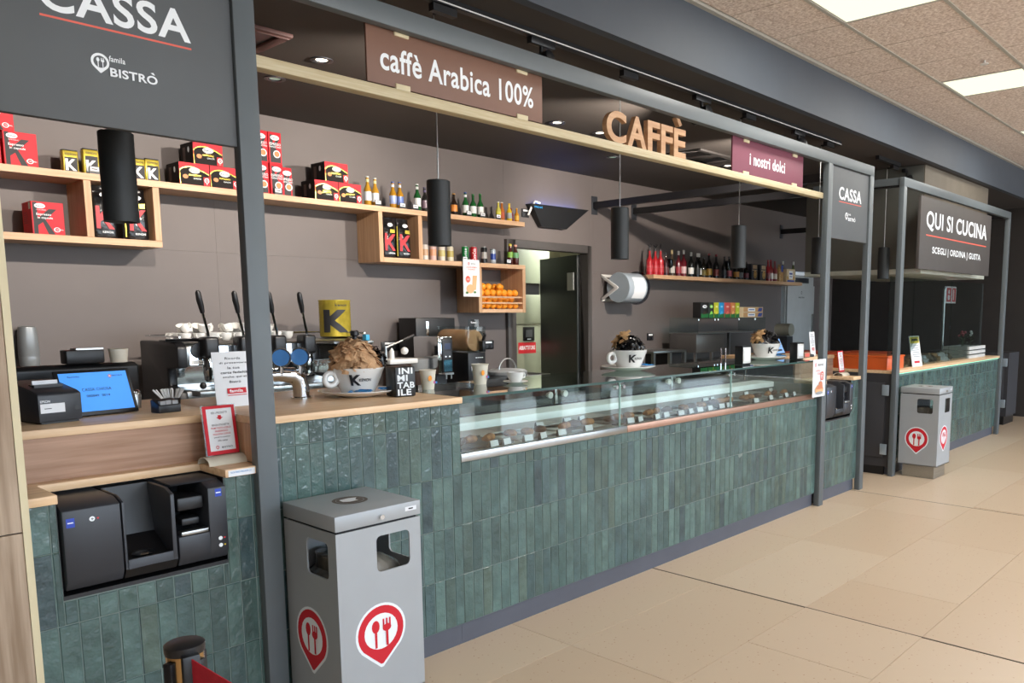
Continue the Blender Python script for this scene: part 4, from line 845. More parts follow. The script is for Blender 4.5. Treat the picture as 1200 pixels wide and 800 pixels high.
# tall steel fridge at the far right of the bar
t = thing('tall_fridge', 'tall pale grey fridge at the right end of the wine shelf', 'fridge', (11.18, 6.02, 0)); M_fr = mat('pale_grey_steel', '#b9bcbb', .4, var=.03)
part('cabinet', MB().box(0, .93, .03, .75, .0, 2.1), M_fr, t, bevel=.008); part('door', MB().box(.02, .91, 0, .03, .12, 1.94), M_fr, t, bevel=.006); part('vent_panel', MB().box(.3, .75, .02, .03, 1.98, 2.06), M_dgrey, t, bevel=.004); part('handle', MB().box(.82, .85, -.03, 0, 1.0, 1.5), M_steel, t, bevel=.004)
Print((0, 0, 0)).text('electrolux', .47, 1.76, .03, M_ink, w=.2).ring(.47, 1.83, .02, .025, .3, M_ink).build(t, 'lettering')

# ================================================================== COFFEE MACHINE
t = thing('espresso_machine', 'chrome lever espresso machine with black sides on the back counter', 'coffee machine', (2.08, 5.28, .921))
L = 1.30
part('base', MB().box(.0, L, .02, .55, .05, .13), M_steel, t, bevel=.01); part('drip_tray', MB().box(.06, L-.06, -.10, .25, .10, .135), M_steel, t, bevel=.005)
part('back_panel', MB().box(.02, L-.02, .20, .22, .13, .30), M_chrome, t); part('top_body', MB().prism([(0, .29), (.0, .405), (.02, .425), (.55, .425), (.55, .13), (.24, .13), (.22, .27)], .03, L-.03, 'X'), M_steel, t, bevel=.006)
part('front_panel', MB().prism([(-.006, .295), (-.002, .41), (.0, .41), (.0, .295)], .05, L-.05, 'X'), M_chrome, t)
sd = [(-.02, .05), (.0, .13), (.14, .16), (.14, .27), (-.03, .28), (-.03, .41), (.02, .44), (.57, .44), (.57, .03), (.02, .03)]
part('side_panel', MB().prism(sd, -.03, .03, 'X'), M_black, t, bevel=.012); part('side_panel', MB().prism(sd, L-.03, L+.03, 'X'), M_black, t, bevel=.012)
for i, fx in enumerate((.05, L-.05, .05, L-.05)): part('foot', MB().lathe([(.03, 0), (.025, .05)], 12, (fx, .08 if i < 2 else .5)), M_black, t)
part('cup_rail', MB().tube([(0, .0, .47), (0, .54, .47), (L, .54, .47), (L, .0, .47)], .006, 6), M_chrome, t)
for i, gx in enumerate((.154, .374, .60, .812)):
    g = part('group_housing', MB().box(gx-.045, gx+.045, -.10, .02, .34, .47), M_black, t, bevel=.018, seg=3)
    part('lever', MB().tube([(gx, -.06, .40), (gx-.012, -.07, .50), (gx-.05, -.10, .62)], .008, 8), M_chrome, g); part('lever_grip', MB().tube([(gx-.05, -.10, .62), (gx-.058, -.106, .66), (gx-.07, -.114, .70), (gx-.078, -.12, .745), (gx-.08, -.122, .757)], [.013, .017, .018, .016, .006], 10), M_black, g); part('lever_knuckle', MB().ball((gx-.005, -.065, .45), .022, 10, 8), M_chrome, g)
    part('group_head', MB().lathe([(.035, .22), (.04, .24), (.04, .34), (.03, .36)], 16, (gx, -.04)), M_chrome, t)
    h = part('portafilter', MB().lathe([(.028, .19), (.036, .2), (.036, .225), (.03, .228)], 16, (gx, -.04)).tube([(gx, -.05, .21), (gx+.02, -.13, .205)], .008), M_chrome, t); part('handle', MB().tube([(gx+.02, -.13, .205), (gx+.045, -.21, .195), (gx+.05, -.225, .193)], [.012, .016, .01], 10), M_black, h)
for gx in (.11, 1.18): part('badge', MB().lathe([(.0, -.012), (.05, -.010), (.05, 0)], 16, cap0=False).move(rx=R(-90)).move((gx, -.005, .385)), M_black, t)
for k in range(3): part('button', MB().lathe([(.009, -.006), (.009, 0)], 12).move(rx=R(-90)).move((1.02+.03*k, .2, .24)), M_white, t)
part('steam_knob', MB().ball((.11, -.03, .165), .022, 10, 8, (1, .8, 1)), M_black, t); part('steam_wand', MB().tube([(1.2, .0, .30), (1.2, -.08, .28), (1.2, -.11, .16)], .006), M_chrome, t); part('name_strip', MB().box(.06, .2, -.010, -.006, .30, .325), M_white, t)
Print((0, -.010, 0)).text('faema', .13, .3125, .012, M_ink, w=.06).build(t, 'lettering')
# cups on top
def cup_meshes(s, m):
    b = MB().lathe([(.02*s, 0), (.024*s, .004*s), (.034*s, .02*s), (.039*s, .05*s), (.036*s, .05*s), (.031*s, .02*s), (.018*s, .007*s)], 18, cap1=True)
    h = MB().tube([(.034*s, 0, .042*s), (.052*s, 0, .043*s), (.056*s, 0, .03*s), (.048*s, 0, .018*s), (.033*s, 0, .018*s)], .004*s, 6)
    return b.mesh('cup_body', m), h.mesh('handle', m)
CB, CH = cup_meshes(1.0, M_white)
k = 0
for lay in range(2):
    for ry in range(3):
        for i in range(9 if lay == 0 else 7):
            if lay == 1 and (ry == 2 or (i in (2, 5) and ry == 0)): continue
            if i*.083+.1 > .72 and ry == 1 and lay == 1: continue
            x = 2.16+i*.0855+(.04 if lay else 0); y = 5.40+ry*.10+(.03 if lay else 0)
            if lay == 0 and x > 3.0: continue
            o = thing('espresso_cup', f'white espresso cup heaped on the coffee machine, {["lower", "upper"][lay]} layer, {["front", "middle", "back"][ry]} row, {ordn(i)} from the left', 'cup', (x, y, 1.3615+(.0515 if lay else 0)), random.uniform(0, 6), 'cups on the coffee machine')
            o.rotation_euler = (random.uniform(-.5, .5) if lay else 0, random.uniform(-.6, .6) if lay else 0, random.uniform(0, 6))
            link('cup_body', CB, o); link('handle', CH, o)
solo('cup_tray', MB().box(0, .32, 0, .10, 0, .012).box(0, .32, 0, .006, .012, .022), M_black, 'thin black tray sticking out at the left of the cups on the coffee machine', 'tray', (2.0, 5.29, 1.362), bevel=.003)
t = thing('coffee_tin', 'big gold and black coffee tin standing on the coffee machine', 'tin', (3.345, 5.62, 1.3615))
part('tin', MB().lathe([(.112, 0), (.115, .005), (.115, .262), (.118, .266), (.118, .272), (.11, .274)], 32), M_gold, t); part('lettering', wrap('K', .09, lambda u, v: (.1168*math.sin((u-.5)*1.7-.45), -.1168*math.cos((u-.5)*1.7-.45), .03+v*.17), 16), M_ink, t)
part('small_lettering', wrap('kenon', .02, lambda u, v: (.1168*math.sin(-.1+(u-.5)*.8), -.1168*math.cos(-.1+(u-.5)*.8), .225+v*.02)), M_ink, t)
# grinder beside the machine
t = thing('coffee_grinder', 'low coffee grinder with silver top beside the coffee machine', 'grinder', (3.17, 5.08, .921)); part('body', MB().box(-.10, .10, -.06, .08, 0, .40), M_black, t, bevel=.015); part('silver_top', MB().box(-.11, .11, -.07, .09, .40, .425), M_steel, t, bevel=.008); part('knob', MB().lathe([(.02, .425), (.018, .455), (.03, .462), (.03, .49), (.02, .495)], 14), M_black, t); part('blue_tab', MB().box(.06, .09, -.05, 0, .425, .465), mat('sky_blue_plastic', '#3fa6cf'), t, bevel=.003)

# machines right of it on the back counter
t = thing('juice_press', 'white lever juice press behind the black ribbed box', 'press', (3.74, 5.42, .921)); part('drum', MB().lathe([(.10, 0), (.11, .01), (.11, .19), (.12, .2), (.12, .215), (.1, .22)], 24), mat('brown_glaze', '#4a372e', .3), t); part('plate', MB().box(-.13, .13, -.11, .11, .221, .26), M_white, t, bevel=.008); part('post', MB().tube([(-.09, 0, .26), (-.09, 0, .36)], .011), M_steel, t); part('lever', MB().tube([(-.10, 0, .345), (.02, -.02, .39), (.06, -.03, .405)], .008), M_steel, t); part('grip', MB().tube([(.05, -.028, .402), (.14, -.05, .44)], .014), M_black, t); part('cone', MB().lathe([(.02, .26), (.018, .32), (.004, .345)], 12, (-.05, -.02)), M_white, t); part('knob', MB().ball((.04, -.06, .32), .03, 12, 8), M_white, t)
t = thing('hot_plate_stack', 'stack of grey round hot pots behind the first paper cup', 'pot', (3.98, 5.50, .921)); part('lower_pot', MB().lathe([(.1, 0), (.11, .02), (.11, .14), (.1, .15)], 24), mat('brown_glaze', '#4a372e', .3), t); part('grey_lid', MB().lathe([(.115, .15), (.118, .17), (.118, .24), (.10, .25)], 24), mat('mid_grey', '#8b8b89', .4), t)
t = thing('milk_dispenser', 'slim chrome drink dispenser with display panel behind the paper cup', 'dispenser', (4.06, 5.28, .921)); part('body', MB().box(0, .145, .02, .35, .12, .425), M_chrome, t, bevel=.008); part('stand', MB().box(.02, .125, .08, .33, 0, .12), M_dgrey, t); part('panel', MB().box(.035, .135, .008, .02, .13, .40), M_black, t, bevel=.003)
Print((0, .008, 0)).rect(.055, .32, .115, .37, mat('lcd_navy', '#26314d', .3)).rect(.05, .25, .12, .305, M_dgrey).ell(.065, .262, .009, .006, M_letter).ell(.105, .262, .009, .006, M_letter).rect(.045, .14, .125, .235, mat('blue_mirror', '#6da9c9', .08, metal=.9)).build(t, 'display_print'); part('spout', MB().tube([(.06, -.0, .12), (.06, 0, .08)], .007).tube([(.11, 0, .12), (.11, 0, .08)], .007).box(.04, .13, -.01, .1, .115, .13), M_steel, t)
t = thing('granita_machine', 'black granita machine with a clear tank of coffee cream', 'drink machine', (4.35, 5.28, .921)); part('base', MB().box(0, .19, 0, .48, 0, .283), M_black, t, bevel=.006)
part('tank', MB().box(.0, .19, .03, .40, .284, .50), G_clear, t); part('cream', MB().lathe([(.092, -.2), (.092, .19), (.085, .20)], 28).move(rx=R(90)).move((.095, .22, .382)), mat('coffee_cream', '#c2946c', .6, c2='#b28058'), t); part('tap', MB().box(.12, .15, -.05, -.0, .29, .38).tube([(.135, -.03, .38), (.145, -.05, .43), (.13, -.05, .45)], .014), M_black, t, bevel=.004); part('lid_tag', MB().box(.03, .14, .02, .026, .50, .56), G_clear, t); part('tank_front', MB().box(0, .19, -.004, .004, .284, .50), G_clear, t)
Print((0, 0, 0)).text('KENON', .1, .15, .035, M_letter, w=.13, bold=.04).text('caffè', .1, .185, .016, M_letter, w=.05).text('----', .12, .24, .006, M_letter, w=.08).build(t, 'lettering'); Print((0, .02, 0)).text('Kenon', .085, .535, .016, M_letter, w=.06).build(t, 'tag_lettering')
t = thing('rear_cabinet_box', 'black box standing behind the granita machine by the wall', 'machine', (4.20, 5.78, .921)); part('body', MB().box(0, .42, 0, .25, 0, .57), M_black, t, bevel=.006); part('chrome_edge', MB().box(.10, .125, -.01, 0, .35, .54), M_chrome, t)
t = thing('grey_lidded_pots', 'round grey lidded pot with a steel hoop handle beside the granita machine', 'pot', (4.76, 5.25, .921)); part('bowl', MB().lathe([(.13, 0), (.165, .03), (.17, .07), (.16, .08)], 28), mat('mid_grey_pot', '#777b7e', .35), t); part('lid', MB().lathe([(.17, .085), (.172, .11), (.15, .125), (.05, .135)], 28), mat('light_grey_pot', '#a2a6a8', .3), t); part('handle', MB().tube([(-.1+.1*(1-math.cos(math.pi*k/10)), 0, .12+.10*math.sin(math.pi*k/10)) for k in range(11)], .007), M_steel, t)
solo('black_lid', MB().lathe([(.16, 0), (.165, .01), (.155, .018)], 28), M_black, 'flat black disc lid lying right of the grey pot', 'lid', (5.08, 5.45, .9212)); solo('oven_tray', MB().box(0, .3, 0, .3, 0, .012).box(0, .3, 0, .008, .012, .03).box(.292, .3, .008, .3, .012, .03), M_steel, 'shallow steel baking tray at the doorway end of the back counter', 'tray', (5.02, 5.28, .945), bevel=.002)
solo('tray_block', MB().box(0, .3, 0, .28, 0, .0235), M_dgrey, 'dark flat box under the steel baking tray', 'box', (5.02, 5.29, .9212), bevel=.003)
# right back counter things
t = thing('steel_stand', 'small square legged steel stand on the back counter right of the big cup', 'stand', (6.98, 5.35, .921)); part('top', MB().box(0, .62, 0, .4, .165, .19), M_steel, t, bevel=.002)
for i, (a, b) in enumerate(((0, 0), (.30, 0), (.58, 0), (0, .36), (.58, .36))): part('leg', MB().box(a, a+.035, b, b+.035, 0, .165), M_steel, t)
part('inner_box', MB().box(.34, .57, .04, .38, 0, .16), M_black, t)
t = thing('glass_display_stand', 'glass and steel display shelf carrying tea boxes under the wine shelf', 'display stand', (7.97, 5.45, .921))
part('top_glass', MB().box(0, 1.58, 0, .42, .535, .545), G_top, t); part('side_glass', MB().box(0, .008, 0, .42, .365, .535), G_clear, t); part('side_glass', MB().box(1.572, 1.58, 0, .42, .365, .535), G_clear, t); part('mid_shelf', MB().box(0, 1.58, 0, .42, .355, .365), M_steel, t); part('steel_box', MB().box(.0, .62, .02, .42, .13, .354), mat('dark_steel', '#6b6866', .35, metal=.7), t, bevel=.01)
for a in (.1, .45, .85, 1.5): part('leg', MB().box(a, a+.03, .1, .13, 0, .13 if a < .6 else .354), M_steel, t)
for a in (.0, .35, .42, .9, 1.3): part('glass_clip', MB().lathe([(.012, 0), (.012, .02)], 10, (a+.03, .015)).move((0, 0, .513)), M_chrome, t)
TC2 = [('#1b1a1a', '#3a2a22', 'black'), ('#2b2f2c', '#8fd65a', 'dark with green corner'), ('#b8bf2f', '#d8d24a', 'lime yellow'), ('#1f86c0', '#49a8d8', 'blue'), ('#b84a48', '#d86a5a', 'red'), ('#c77b4a', '#dfa06a', 'orange'), ('#a8b82e', '#c6cf52', 'yellow green')]
for i, (a, b, nm) in enumerate(TC2):
    x = 8.06+[0, .165, .285, .39, .515, .66, .775][i]; w = [.155, .11, .1, .115, .135, .105, .09][i]
    t = thing('tea_box', f'{nm} tea box, {ordn(i)} from the left on the glass display stand', 'tea box', (x, 5.47, 1.4665), 0, 'tea boxes on the display stand'); part('box', MB().box(0, w, 0, .12, 0, .185), mat('tea_'+a[1:], a, .45), t, bevel=.002)
    Print((0, 0, 0)).rect(0.001, .001, w-.001, .05, mat('tea_green', '#1f6a35', .5)).ell(w*.5, .135, w*.3, .02, mat('tea_b'+b[1:], b) if i else M_letter).poly([(w*.2, .04), (w*.8, .05), (w*.6, .085), (w*.35, .075)], MATS.get('tea_b'+b[1:]) or mat('tea_b'+b[1:], b)).rect(w*.32, .131, w*.68, .139, M_letter if i else M_ink).build(t, 'print')
for i in range(2):
    t = thing('biscuit_carton', ['lower', 'upper'][i]+' cream and blue biscuit carton right of the tea boxes', 'biscuit box', (9.01, 5.47, 1.4665+.0665*i), 0, 'biscuit cartons on the display stand'); part('box', MB().box(0, .5, 0, .13, 0, .065), MATS['cream_carton'], t, bevel=.002); Print((0, 0, 0)).rect(.01, .005, .49, .06, mat('tan_carton', '#c79a68')).rect(.12, .012, .30, .052, M_letter).rect(.14, .026, .28, .038, MATS['label_blue']).poly([(.36, .01), (.46, .01), (.49, .055), (.39, .055)], MATS['label_blue']).build(t, 'print')
t = thing('counter_roller', 'grey cylindrical till roll holder near the tall fridge', 'holder', (10.05, 5.35, .921)); part('stand', MB().box(-.08, .08, 0, .2, 0, .28), M_dgrey, t); part('cylinder', MB().lathe([(.06, -.1), (.085, -.1), (.085, .12), (.06, .12)], 24).move(rx=R(90)).move((0, .1, .37)), mat('putty_grey', '#8e8c80', .5), t)

# ================================================================== ON THE FRONT COUNTER
ZC = 1.1675
def big_cup(x, y, z, label, s=1.0, rz=0.0, mound='kraft', group='oversized display cups'):
    t = thing('display_cup', label, 'cup', (x, y, z), 0, group)
    part('saucer', MB().lathe([(.07*s, 0), (.085*s, .004), (.15*s, .018), (.172*s, .028), (.17*s, .031), (.145*s, .022), (.08*s, .010)], 40), M_white, t)
    part('cup_body', MB().lathe([(.068*s, .010), (.072*s, .016), (.088*s, .05*s), (.118*s, .128*s), (.117*s, .131*s), (.108*s, .128*s), (.08*s, .06*s)], 40, cap1=True), M_white, t)
    a = rz; c, n = math.cos(a), math.sin(a); P = lambda r, z: (r*c*s, r*n*s, z*s)
    part('handle', MB().tube([P(.128-.028*math.cos(R(q)), .083+.028*math.sin(R(q))) for q in range(-10, 371, 20)], .0125*s, 12), M_white, t)
    Q = lambda u, v: (lambda r, q: (r*math.sin(q), -r*math.cos(q), (.055+v*.05)*s))((.0915+v*.029)*s+.0012, -.72+(u-.5)*.45+.08)
    part('lettering', wrap('K', .06, Q), M_ink, t)
    Q2 = lambda u, v: (lambda r, q: (r*math.sin(q), -r*math.cos(q), (.073+v*.014)*s))((.1015+v*.006)*s+.0012, -.25+(u-.5)*.5)
    part('small_lettering', wrap('KENON', .03, Q2), M_ink, t)
    return t
def sachets(n, cx, cy, cz, rad, hh, m, nm, label, rnd, size=(.05, .018, .004), sector=None, zmin=.0, parent=None):
    """a heap of paper sachets standing at random angles on a dome"""
    mb = MB(); q = 0
    while q < n:
        a = rnd.uniform(0, 2*math.pi) if sector is None else rnd.uniform(*sector); e_ = math.acos(rnd.uniform(zmin, 1)); 
        p = Vector((math.sin(e_)*math.cos(a)*rad, math.sin(e_)*math.sin(a)*rad, math.cos(e_)*hh))
        m2 = Matrix.Translation(p) @ Matrix.Rotation(a+rnd.uniform(-.5, .5), 4, 'Z') @ Matrix.Rotation(e_*.8+rnd.uniform(-.5, .5), 4, 'Y') @ Matrix.Rotation(rnd.uniform(-1.2, 1.2), 4, 'Z') @ Matrix.Rotation(rnd.uniform(-.5, .5), 4, 'X')
        w, h, d = size[0]*rnd.uniform(.8, 1.1)/2, size[1]*rnd.uniform(.8, 1.2)/2, size[2]/2
        pts = [(-w, -h, 0), (w, -h, 0), (w, h, 0), (-w, h, 0), (-w*.8, 0, d), (w*.8, 0, d), (-w*.8, 0, -d), (w*.8, 0, -d)]
        mb.add([m2 @ Vector(k) for k in pts], [(0, 1, 5, 4), (2, 3, 4, 5), (3, 0, 4), (1, 2, 5), (1, 0, 6, 7), (3, 2, 7, 6), (0, 3, 6), (2, 1, 7)]); q += 1
    mb.ball((0, 0, -.02), 1, 16, 8, (rad*.9, rad*.9, hh*.9+.02)) if sector is None else None
    o = link(nm, mb.mesh(nm, m, smooth=False), None, (cx, cy, cz)); return tag(o, label, 'sachets', None, 'stuff')
rnd = random.Random(11)
big_cup(2.035, 3.25, ZC, 'big white display cup on a saucer heaped with brown sugar sachets', 1.0, R(175))
sachets(230, 2.02, 3.25, ZC+.132, .095, .115, M_kraft, 'sugar_sachets', 'heap of crumpled brown sugar sachets filling the biggest display cup', rnd, (.075, .03, .006), zmin=.05)
sachets(46, 2.075, 3.27, ZC+.132, .098, .10, M_foil, 'black_sachets', 'black sweetener sachets on the right side of the brown heap', rnd, (.06, .022, .005), (-1.1, .9), .1)
def loose(n, cx, cy, z, r0, r1, m, label, rnd, base, nm='sugar_stick', arc=(0, 6.28), grp='loose blue sachets'):
    for i in range(n):
        a = rnd.uniform(*arc); r = rnd.uniform(r0, r1)
        solo(nm, MB().add([(-.032, -.011, 0), (.032, -.011, 0), (.032, .011, 0), (-.032, .011, 0), (-.026, 0, .006), (.026, 0, .006)], [(0, 1, 5, 4), (2, 3, 4, 5), (3, 0, 4), (1, 2, 5), (3, 2, 1, 0)]), m, f'{label}, {ordn(i)} one round the saucer', 'sachet', (cx+r*math.cos(a), cy+r*math.sin(a), z+.0005+i*.0005), rnd.uniform(0, 3.1), grp)
loose(9, 2.035, 3.25, ZC+.030, .115, .135, M_blue, 'blue sweetener sachet on the saucer of the brown heaped cup', rnd, 0, arc=(3.4, 6.0))
big_cup(4.04, 3.30, 1.1685, 'big white display cup in the middle of the glass case top', 1.02, R(165))
sachets(130, 4.04, 3.30, 1.1685+.134, .095, .085, M_foil, 'black_sachets.001', 'mound of shiny black sachets in the middle display cup', rnd, (.06, .022, .005), zmin=.05)
sachets(46, 4.04, 3.31, 1.1685+.137, .092, .105, mat('tan_paper', '#c8a070', .8), 'brown_sachets', 'brown sachets behind the black mound in the middle cup', rnd, (.07, .024, .005), (1.0, 3.5), .3)
loose(4, 4.04, 3.30, 1.1995, .12, .135, M_blue, 'blue sachet on the saucer of the middle cup', rnd, 0, arc=(-.9, .3))
big_cup(5.62, 3.20, 1.1685, 'big white display cup at the right end of the glass case top', .98, R(5))
sachets(120, 5.62, 3.20, 1.1685+.129, .095, .09, M_foil, 'black_sachets.002', 'mound of shiny black sachets in the right display cup', rnd, (.06, .022, .005), zmin=.05)
sachets(34, 5.61, 3.21, 1.1685+.132, .094, .10, MATS['tan_paper'], 'brown_sachets.001', 'brown sachets at the left side of the right cup mound', rnd, (.07, .024, .005), (1.6, 3.5), .2)
loose(5, 5.62, 3.20, 1.1985, .115, .13, M_blue, 'blue sachet on the saucer of the right cup', rnd, 0, arc=(-1.0, .6))
# black ribbed cutlery box with raised lettering
t = thing('lettered_box', 'black square box with big letters INIMITABILE beside the display cup', 'box', (2.105, 3.06, ZC), R(-8)); part('body', MB().box(0, .10, 0, .10, 0, .135), M_black, t, bevel=.008)
p = Print((0, 0, 0))
for i, s_ in enumerate(('INI', 'MI', 'TAB', 'ILE')): p.text(s_, [.05, .034, .05, .042][i], .117-.032*i, .028, M_letter, w=[.068, .05, .085, .066][i], bold=.05)
p.build(t, 'lettering'); Print((.10, 0, 0), 'R').rect(.02, .02, .06, .125, M_letter).build(t, 'side_label')
# chrome tap tower with two round medallions
t = thing('tap_tower', 'chrome drink tap tower with two round medallions painted as reflecting blue behind the left post', 'tap', (1.82, 3.36, ZC)); part('column', MB().tube([(0, 0, 0), (0, 0, .05), (-.01, 0, .085), (-.04, 0, .105), (-.10, 0, .112), (-.17, 0, .112)], [.036, .035, .036, .036, .03, .026], 16), M_chrome, t); part('foot', MB().lathe([(.045, 0), (.045, .006), (.034, .01)], 20), M_chrome, t)
for i, dx in enumerate((-.015, -.10)):
    m_ = part('medallion', MB().lathe([(.0, -.012), (.036, -.012), (.041, -.006), (.041, .006), (.0, .006)], 28, cap0=False, cap1=False).move(rx=R(90), rz=R(-38)).move((dx, -.03, .185)), M_chrome, t); part('disc', MB().lathe([(.0, -.0145), (.035, -.0145), (.035, -.012)], 28, cap0=False, cap1=False).move(rx=R(-90), rz=R(-38)).move((dx, -.03, .185)), mat('medallion_reflection', '#4f86c4', .2), m_); part('tap_body', MB().tube([(dx, -.02, .11), (dx, -.025, .15)], .011), M_chrome, t)  # disc blue is a reflected screen put into the colour
def paper_cup(x, y, z, label, h=.09, r=.04):
    t = thing('paper_cup', label, 'cup', (x, y, z), 0, 'paper coffee cups'); part('cup_body', MB().lathe([(r*.72, 0), (r*.98, h), (r*1.04, h+.002), (r*1.04, h+.006), (r*.92, h+.004), (r*.68, .006)], 24, cap1=True), mat('cup_paper', '#e6dcc8', .6), t)
    Print((0, -r*.9, 0)).ell(-.014, h*.62, .011, .014, M_or).ell(.012, h*.4, .007, .007, mat('pink_dot', '#c95a8a')).ell(.022, h*.38, .006, .006, M_blue).build(t, 'print'); return t
paper_cup(2.43, 3.26, 1.1685, 'paper coffee cup at the left end of the glass case top'); paper_cup(2.78, 3.28, 1.1685, 'paper coffee cup beside the small espresso cup on the glass', .10, .044)
t = thing('espresso_set', 'small white espresso cup on a saucer on the glass case top', 'cup', (2.93, 3.17, 1.1685)); part('saucer', MB().lathe([(.035, 0), (.04, .003), (.068, .012), (.066, .014), (.03, .006)], 28), M_white, t); part('cup_body', MB().lathe([(.024, .006), (.03, .012), (.042, .035), (.045, .06), (.041, .06), (.034, .02)], 24), M_white, t); part('handle', MB().tube([(.038, -.0, .05), (.06, -.005, .05), (.062, -.005, .03), (.036, 0, .025)], .005), M_white, t)
def napkins(x, y, label):
    t = thing('napkin_holder', label, 'napkin holder', (x, y, 1.1685), 0, 'steel napkin holders'); part('case', MB().box(0, .11, 0, .065, 0, .135), M_black, t, bevel=.003); part('face_plate', MB().box(.005, .105, -.004, 0, .012, .125), M_white, t, bevel=.002); part('napkins', MB().box(.015, .085, -.007, -.004, .03, .112), M_paper, t); return t
napkins(4.93, 2.99, 'steel napkin holder left of the right display cup'); napkins(5.72, 2.98, 'steel napkin holder right of the right display cup')
solo('chrome_clip_frame', MB().tube([(0, 0, .0), (0, 0, .12), (.06, 0, .12), (.06, 0, .0)], .005), M_chrome, 'bent chrome wire frame left of the left napkin holder', 'frame', (4.82, 3.1, 1.1685))

# ---- left cash desk things
t = thing('receipt_printer', 'black receipt printer with white sticker at the left of the cash desk', 'printer', (.805, 3.23, 1.1682), R(9)); part('body', MB().prism([(0, .006), (0, .102), (.03, .112), (.20, .142), (.20, .006)], 0, .138, 'X'), M_dgrey, t, bevel=.006); part('paper_slot', MB().box(.025, .115, .075, .115, .118, .1295), M_black, t); part('receipt', MB().box(.03, .11, .10, .108, .126, .143), M_paper, t); part('foot_strip', MB().box(.01, .128, .01, .19, 0, .006), M_black, t)
Print((0, 0, 0)).text('EPSON', .022, .078, .008, M_letter, w=.03).rect(.006, .038, .082, .07, M_paper).rect(.018, .052, .04, .0545, M_ink).rect(.112, .042, .132, .058, M_black).build(t, 'print')
t = thing('customer_display', 'tilted customer display with a blue CASSA CHIUSA screen', 'monitor', (1.035, 3.36, 1.1682), R(6)); TL = R(-22)
part('bezel', MB().box(-.128, .128, -.006, .008, 0, .175).move((0, 0, .004), rx=TL), M_black, t, bevel=.003); part('screen', MB().box(-.115, .115, -.0075, -.006, .014, .163).move((0, 0, .004), rx=TL), mat('blue_screen', '#4a8fe0', .25, emit=.75), t); part('stand', MB().box(-.06, .06, .03, .09, 0, .09), M_black, t)
Print((0, -.0076, .004), 'F', TL).text('CASSA CHIUSA', .0, .10, .012, M_ink, w=.10).text('080849  0014', 0, .075, .010, M_ink, w=.08).pin(.055, .148, .006, M_red, M_red, M_letter, False).text('BISTRÒ', .08, .148, .007, M_ink, w=.035).text('famila', -.07, .15, .006, M_ink, w=.04).build(t, 'lettering')
t = thing('till_monitor', 'black rear shell of the till monitor behind the blue customer display', 'monitor', (1.06, 3.70, 1.1682), R(6)); part('shell', MB().prism([(0, .03), (-.01, .16), (.02, .175), (.05, .17), (.07, .06)], -.235, .235, 'X'), M_black, t, bevel=.01, seg=3); part('foot', MB().box(-.1, .1, -.02, .12, 0, .03), M_black, t, bevel=.006)
t = thing('pos_dock', 'small black card terminal dock lying on the till monitor', 'terminal', (1.10, 3.715, 1.3435), R(6)); part('body', MB().box(-.08, .06, -.03, .03, 0, .055), M_black, t, bevel=.006); part('silver_strip', MB().box(-.045, .055, -.032, .02, .055, .062), M_steel, t)
solo('small_paper_cup', MB().lathe([(.03, 0), (.036, .055), (.03, .055)], 20), mat('cup_paper', '#e6dcc8', .6), 'little paper cup standing on the till monitor', 'cup', (1.215, 3.70, 1.3435))
t = thing('straw_holder', 'black holder with white drinking straws fanned out', 'straw holder', (1.30, 3.42, 1.1682)); part('holder', MB().lathe([(.03, 0), (.034, .04), (.028, .04)], 16), M_black, t)
for i in range(22): a = rnd.uniform(0, 6.28); r = rnd.uniform(.3, 1); part('straw', MB().tube([(0.012*math.cos(a), .012*math.sin(a), .012), (.075*r*math.cos(a), .05*r*math.sin(a), .075)], .0035, 6), M_white, t)
t = thing('sugar_caddy', 'small black caddy with sachets at the front of the left cash desk', 'caddy', (1.19, 3.25, 1.1682), R(8)); part('caddy', MB().prism([(0, 0), (.0, .03), (.05, .05), (.06, .05), (.06, 0)], 0, .085, 'X'), M_black, t, bevel=.004); part('sachets', MB().box(.008, .028, .004, .02, .02, .045).box(.03, .05, .004, .02, .02, .047).box(.054, .076, .004, .02, .02, .045), mat('grey_sachet', '#9b9d9e'), t, kind='stuff')
t = thing('metal_shaker', 'tall silver shaker right of the blue customer display', 'shaker', (1.20, 3.52, 1.1682)); part('body', MB().lathe([(.022, 0), (.026, .05), (.022, .06)], 18), M_steel, t); part('cap', MB().lathe([(.023, .06), (.023, .068), (.012, .075)], 18), M_chrome, t)
def page(nm, x, y, z, w, h, label, tilt, rz=0):
    t = thing(nm, label, 'sign', (x, y, z), rz); part('sheet', MB().box(-w/2, w/2, 0, .002, 0, h).move(rx=tilt), M_paper, t); return t
def loyalty(x, y, z, w, h, label, rz):
    t = page('loyalty_notice', x, y, z, w, h, label, R(-6), rz); p = Print((0, 0, 0), 'F', R(-6))
    for i, s_ in enumerate(('Ricorda', 'di presentare', 'la tua', 'carta fedeltà', 'anche qui al', 'Bistrò')): p.text(s_, 0, h*(.88-.085*i), h*.045, M_ink, w=w*[.38, .68, .30, .66, .58, .28][i])
    p.rect(-w*.22, h*.24, w*.25, h*.34, M_redc).text('famila', 0, h*.29, h*.055, M_letter, w=w*.33, bold=.04).rect(-w*.22, h*.205, w*.25, h*.218, M_redc).build(t, 'lettering'); part('rest', MB().box(-w*.3, w*.3, .004, .05, 0, .012), G_clear, t); return t
loyalty(1.49, 3.26, 1.1682, .168, .222, 'white notice Ricorda di presentare standing at the left post', R(4)); loyalty(6.36, 3.16, 1.1682, .11, .205, 'white notice with a red stripe standing on the right cash desk', R(4))
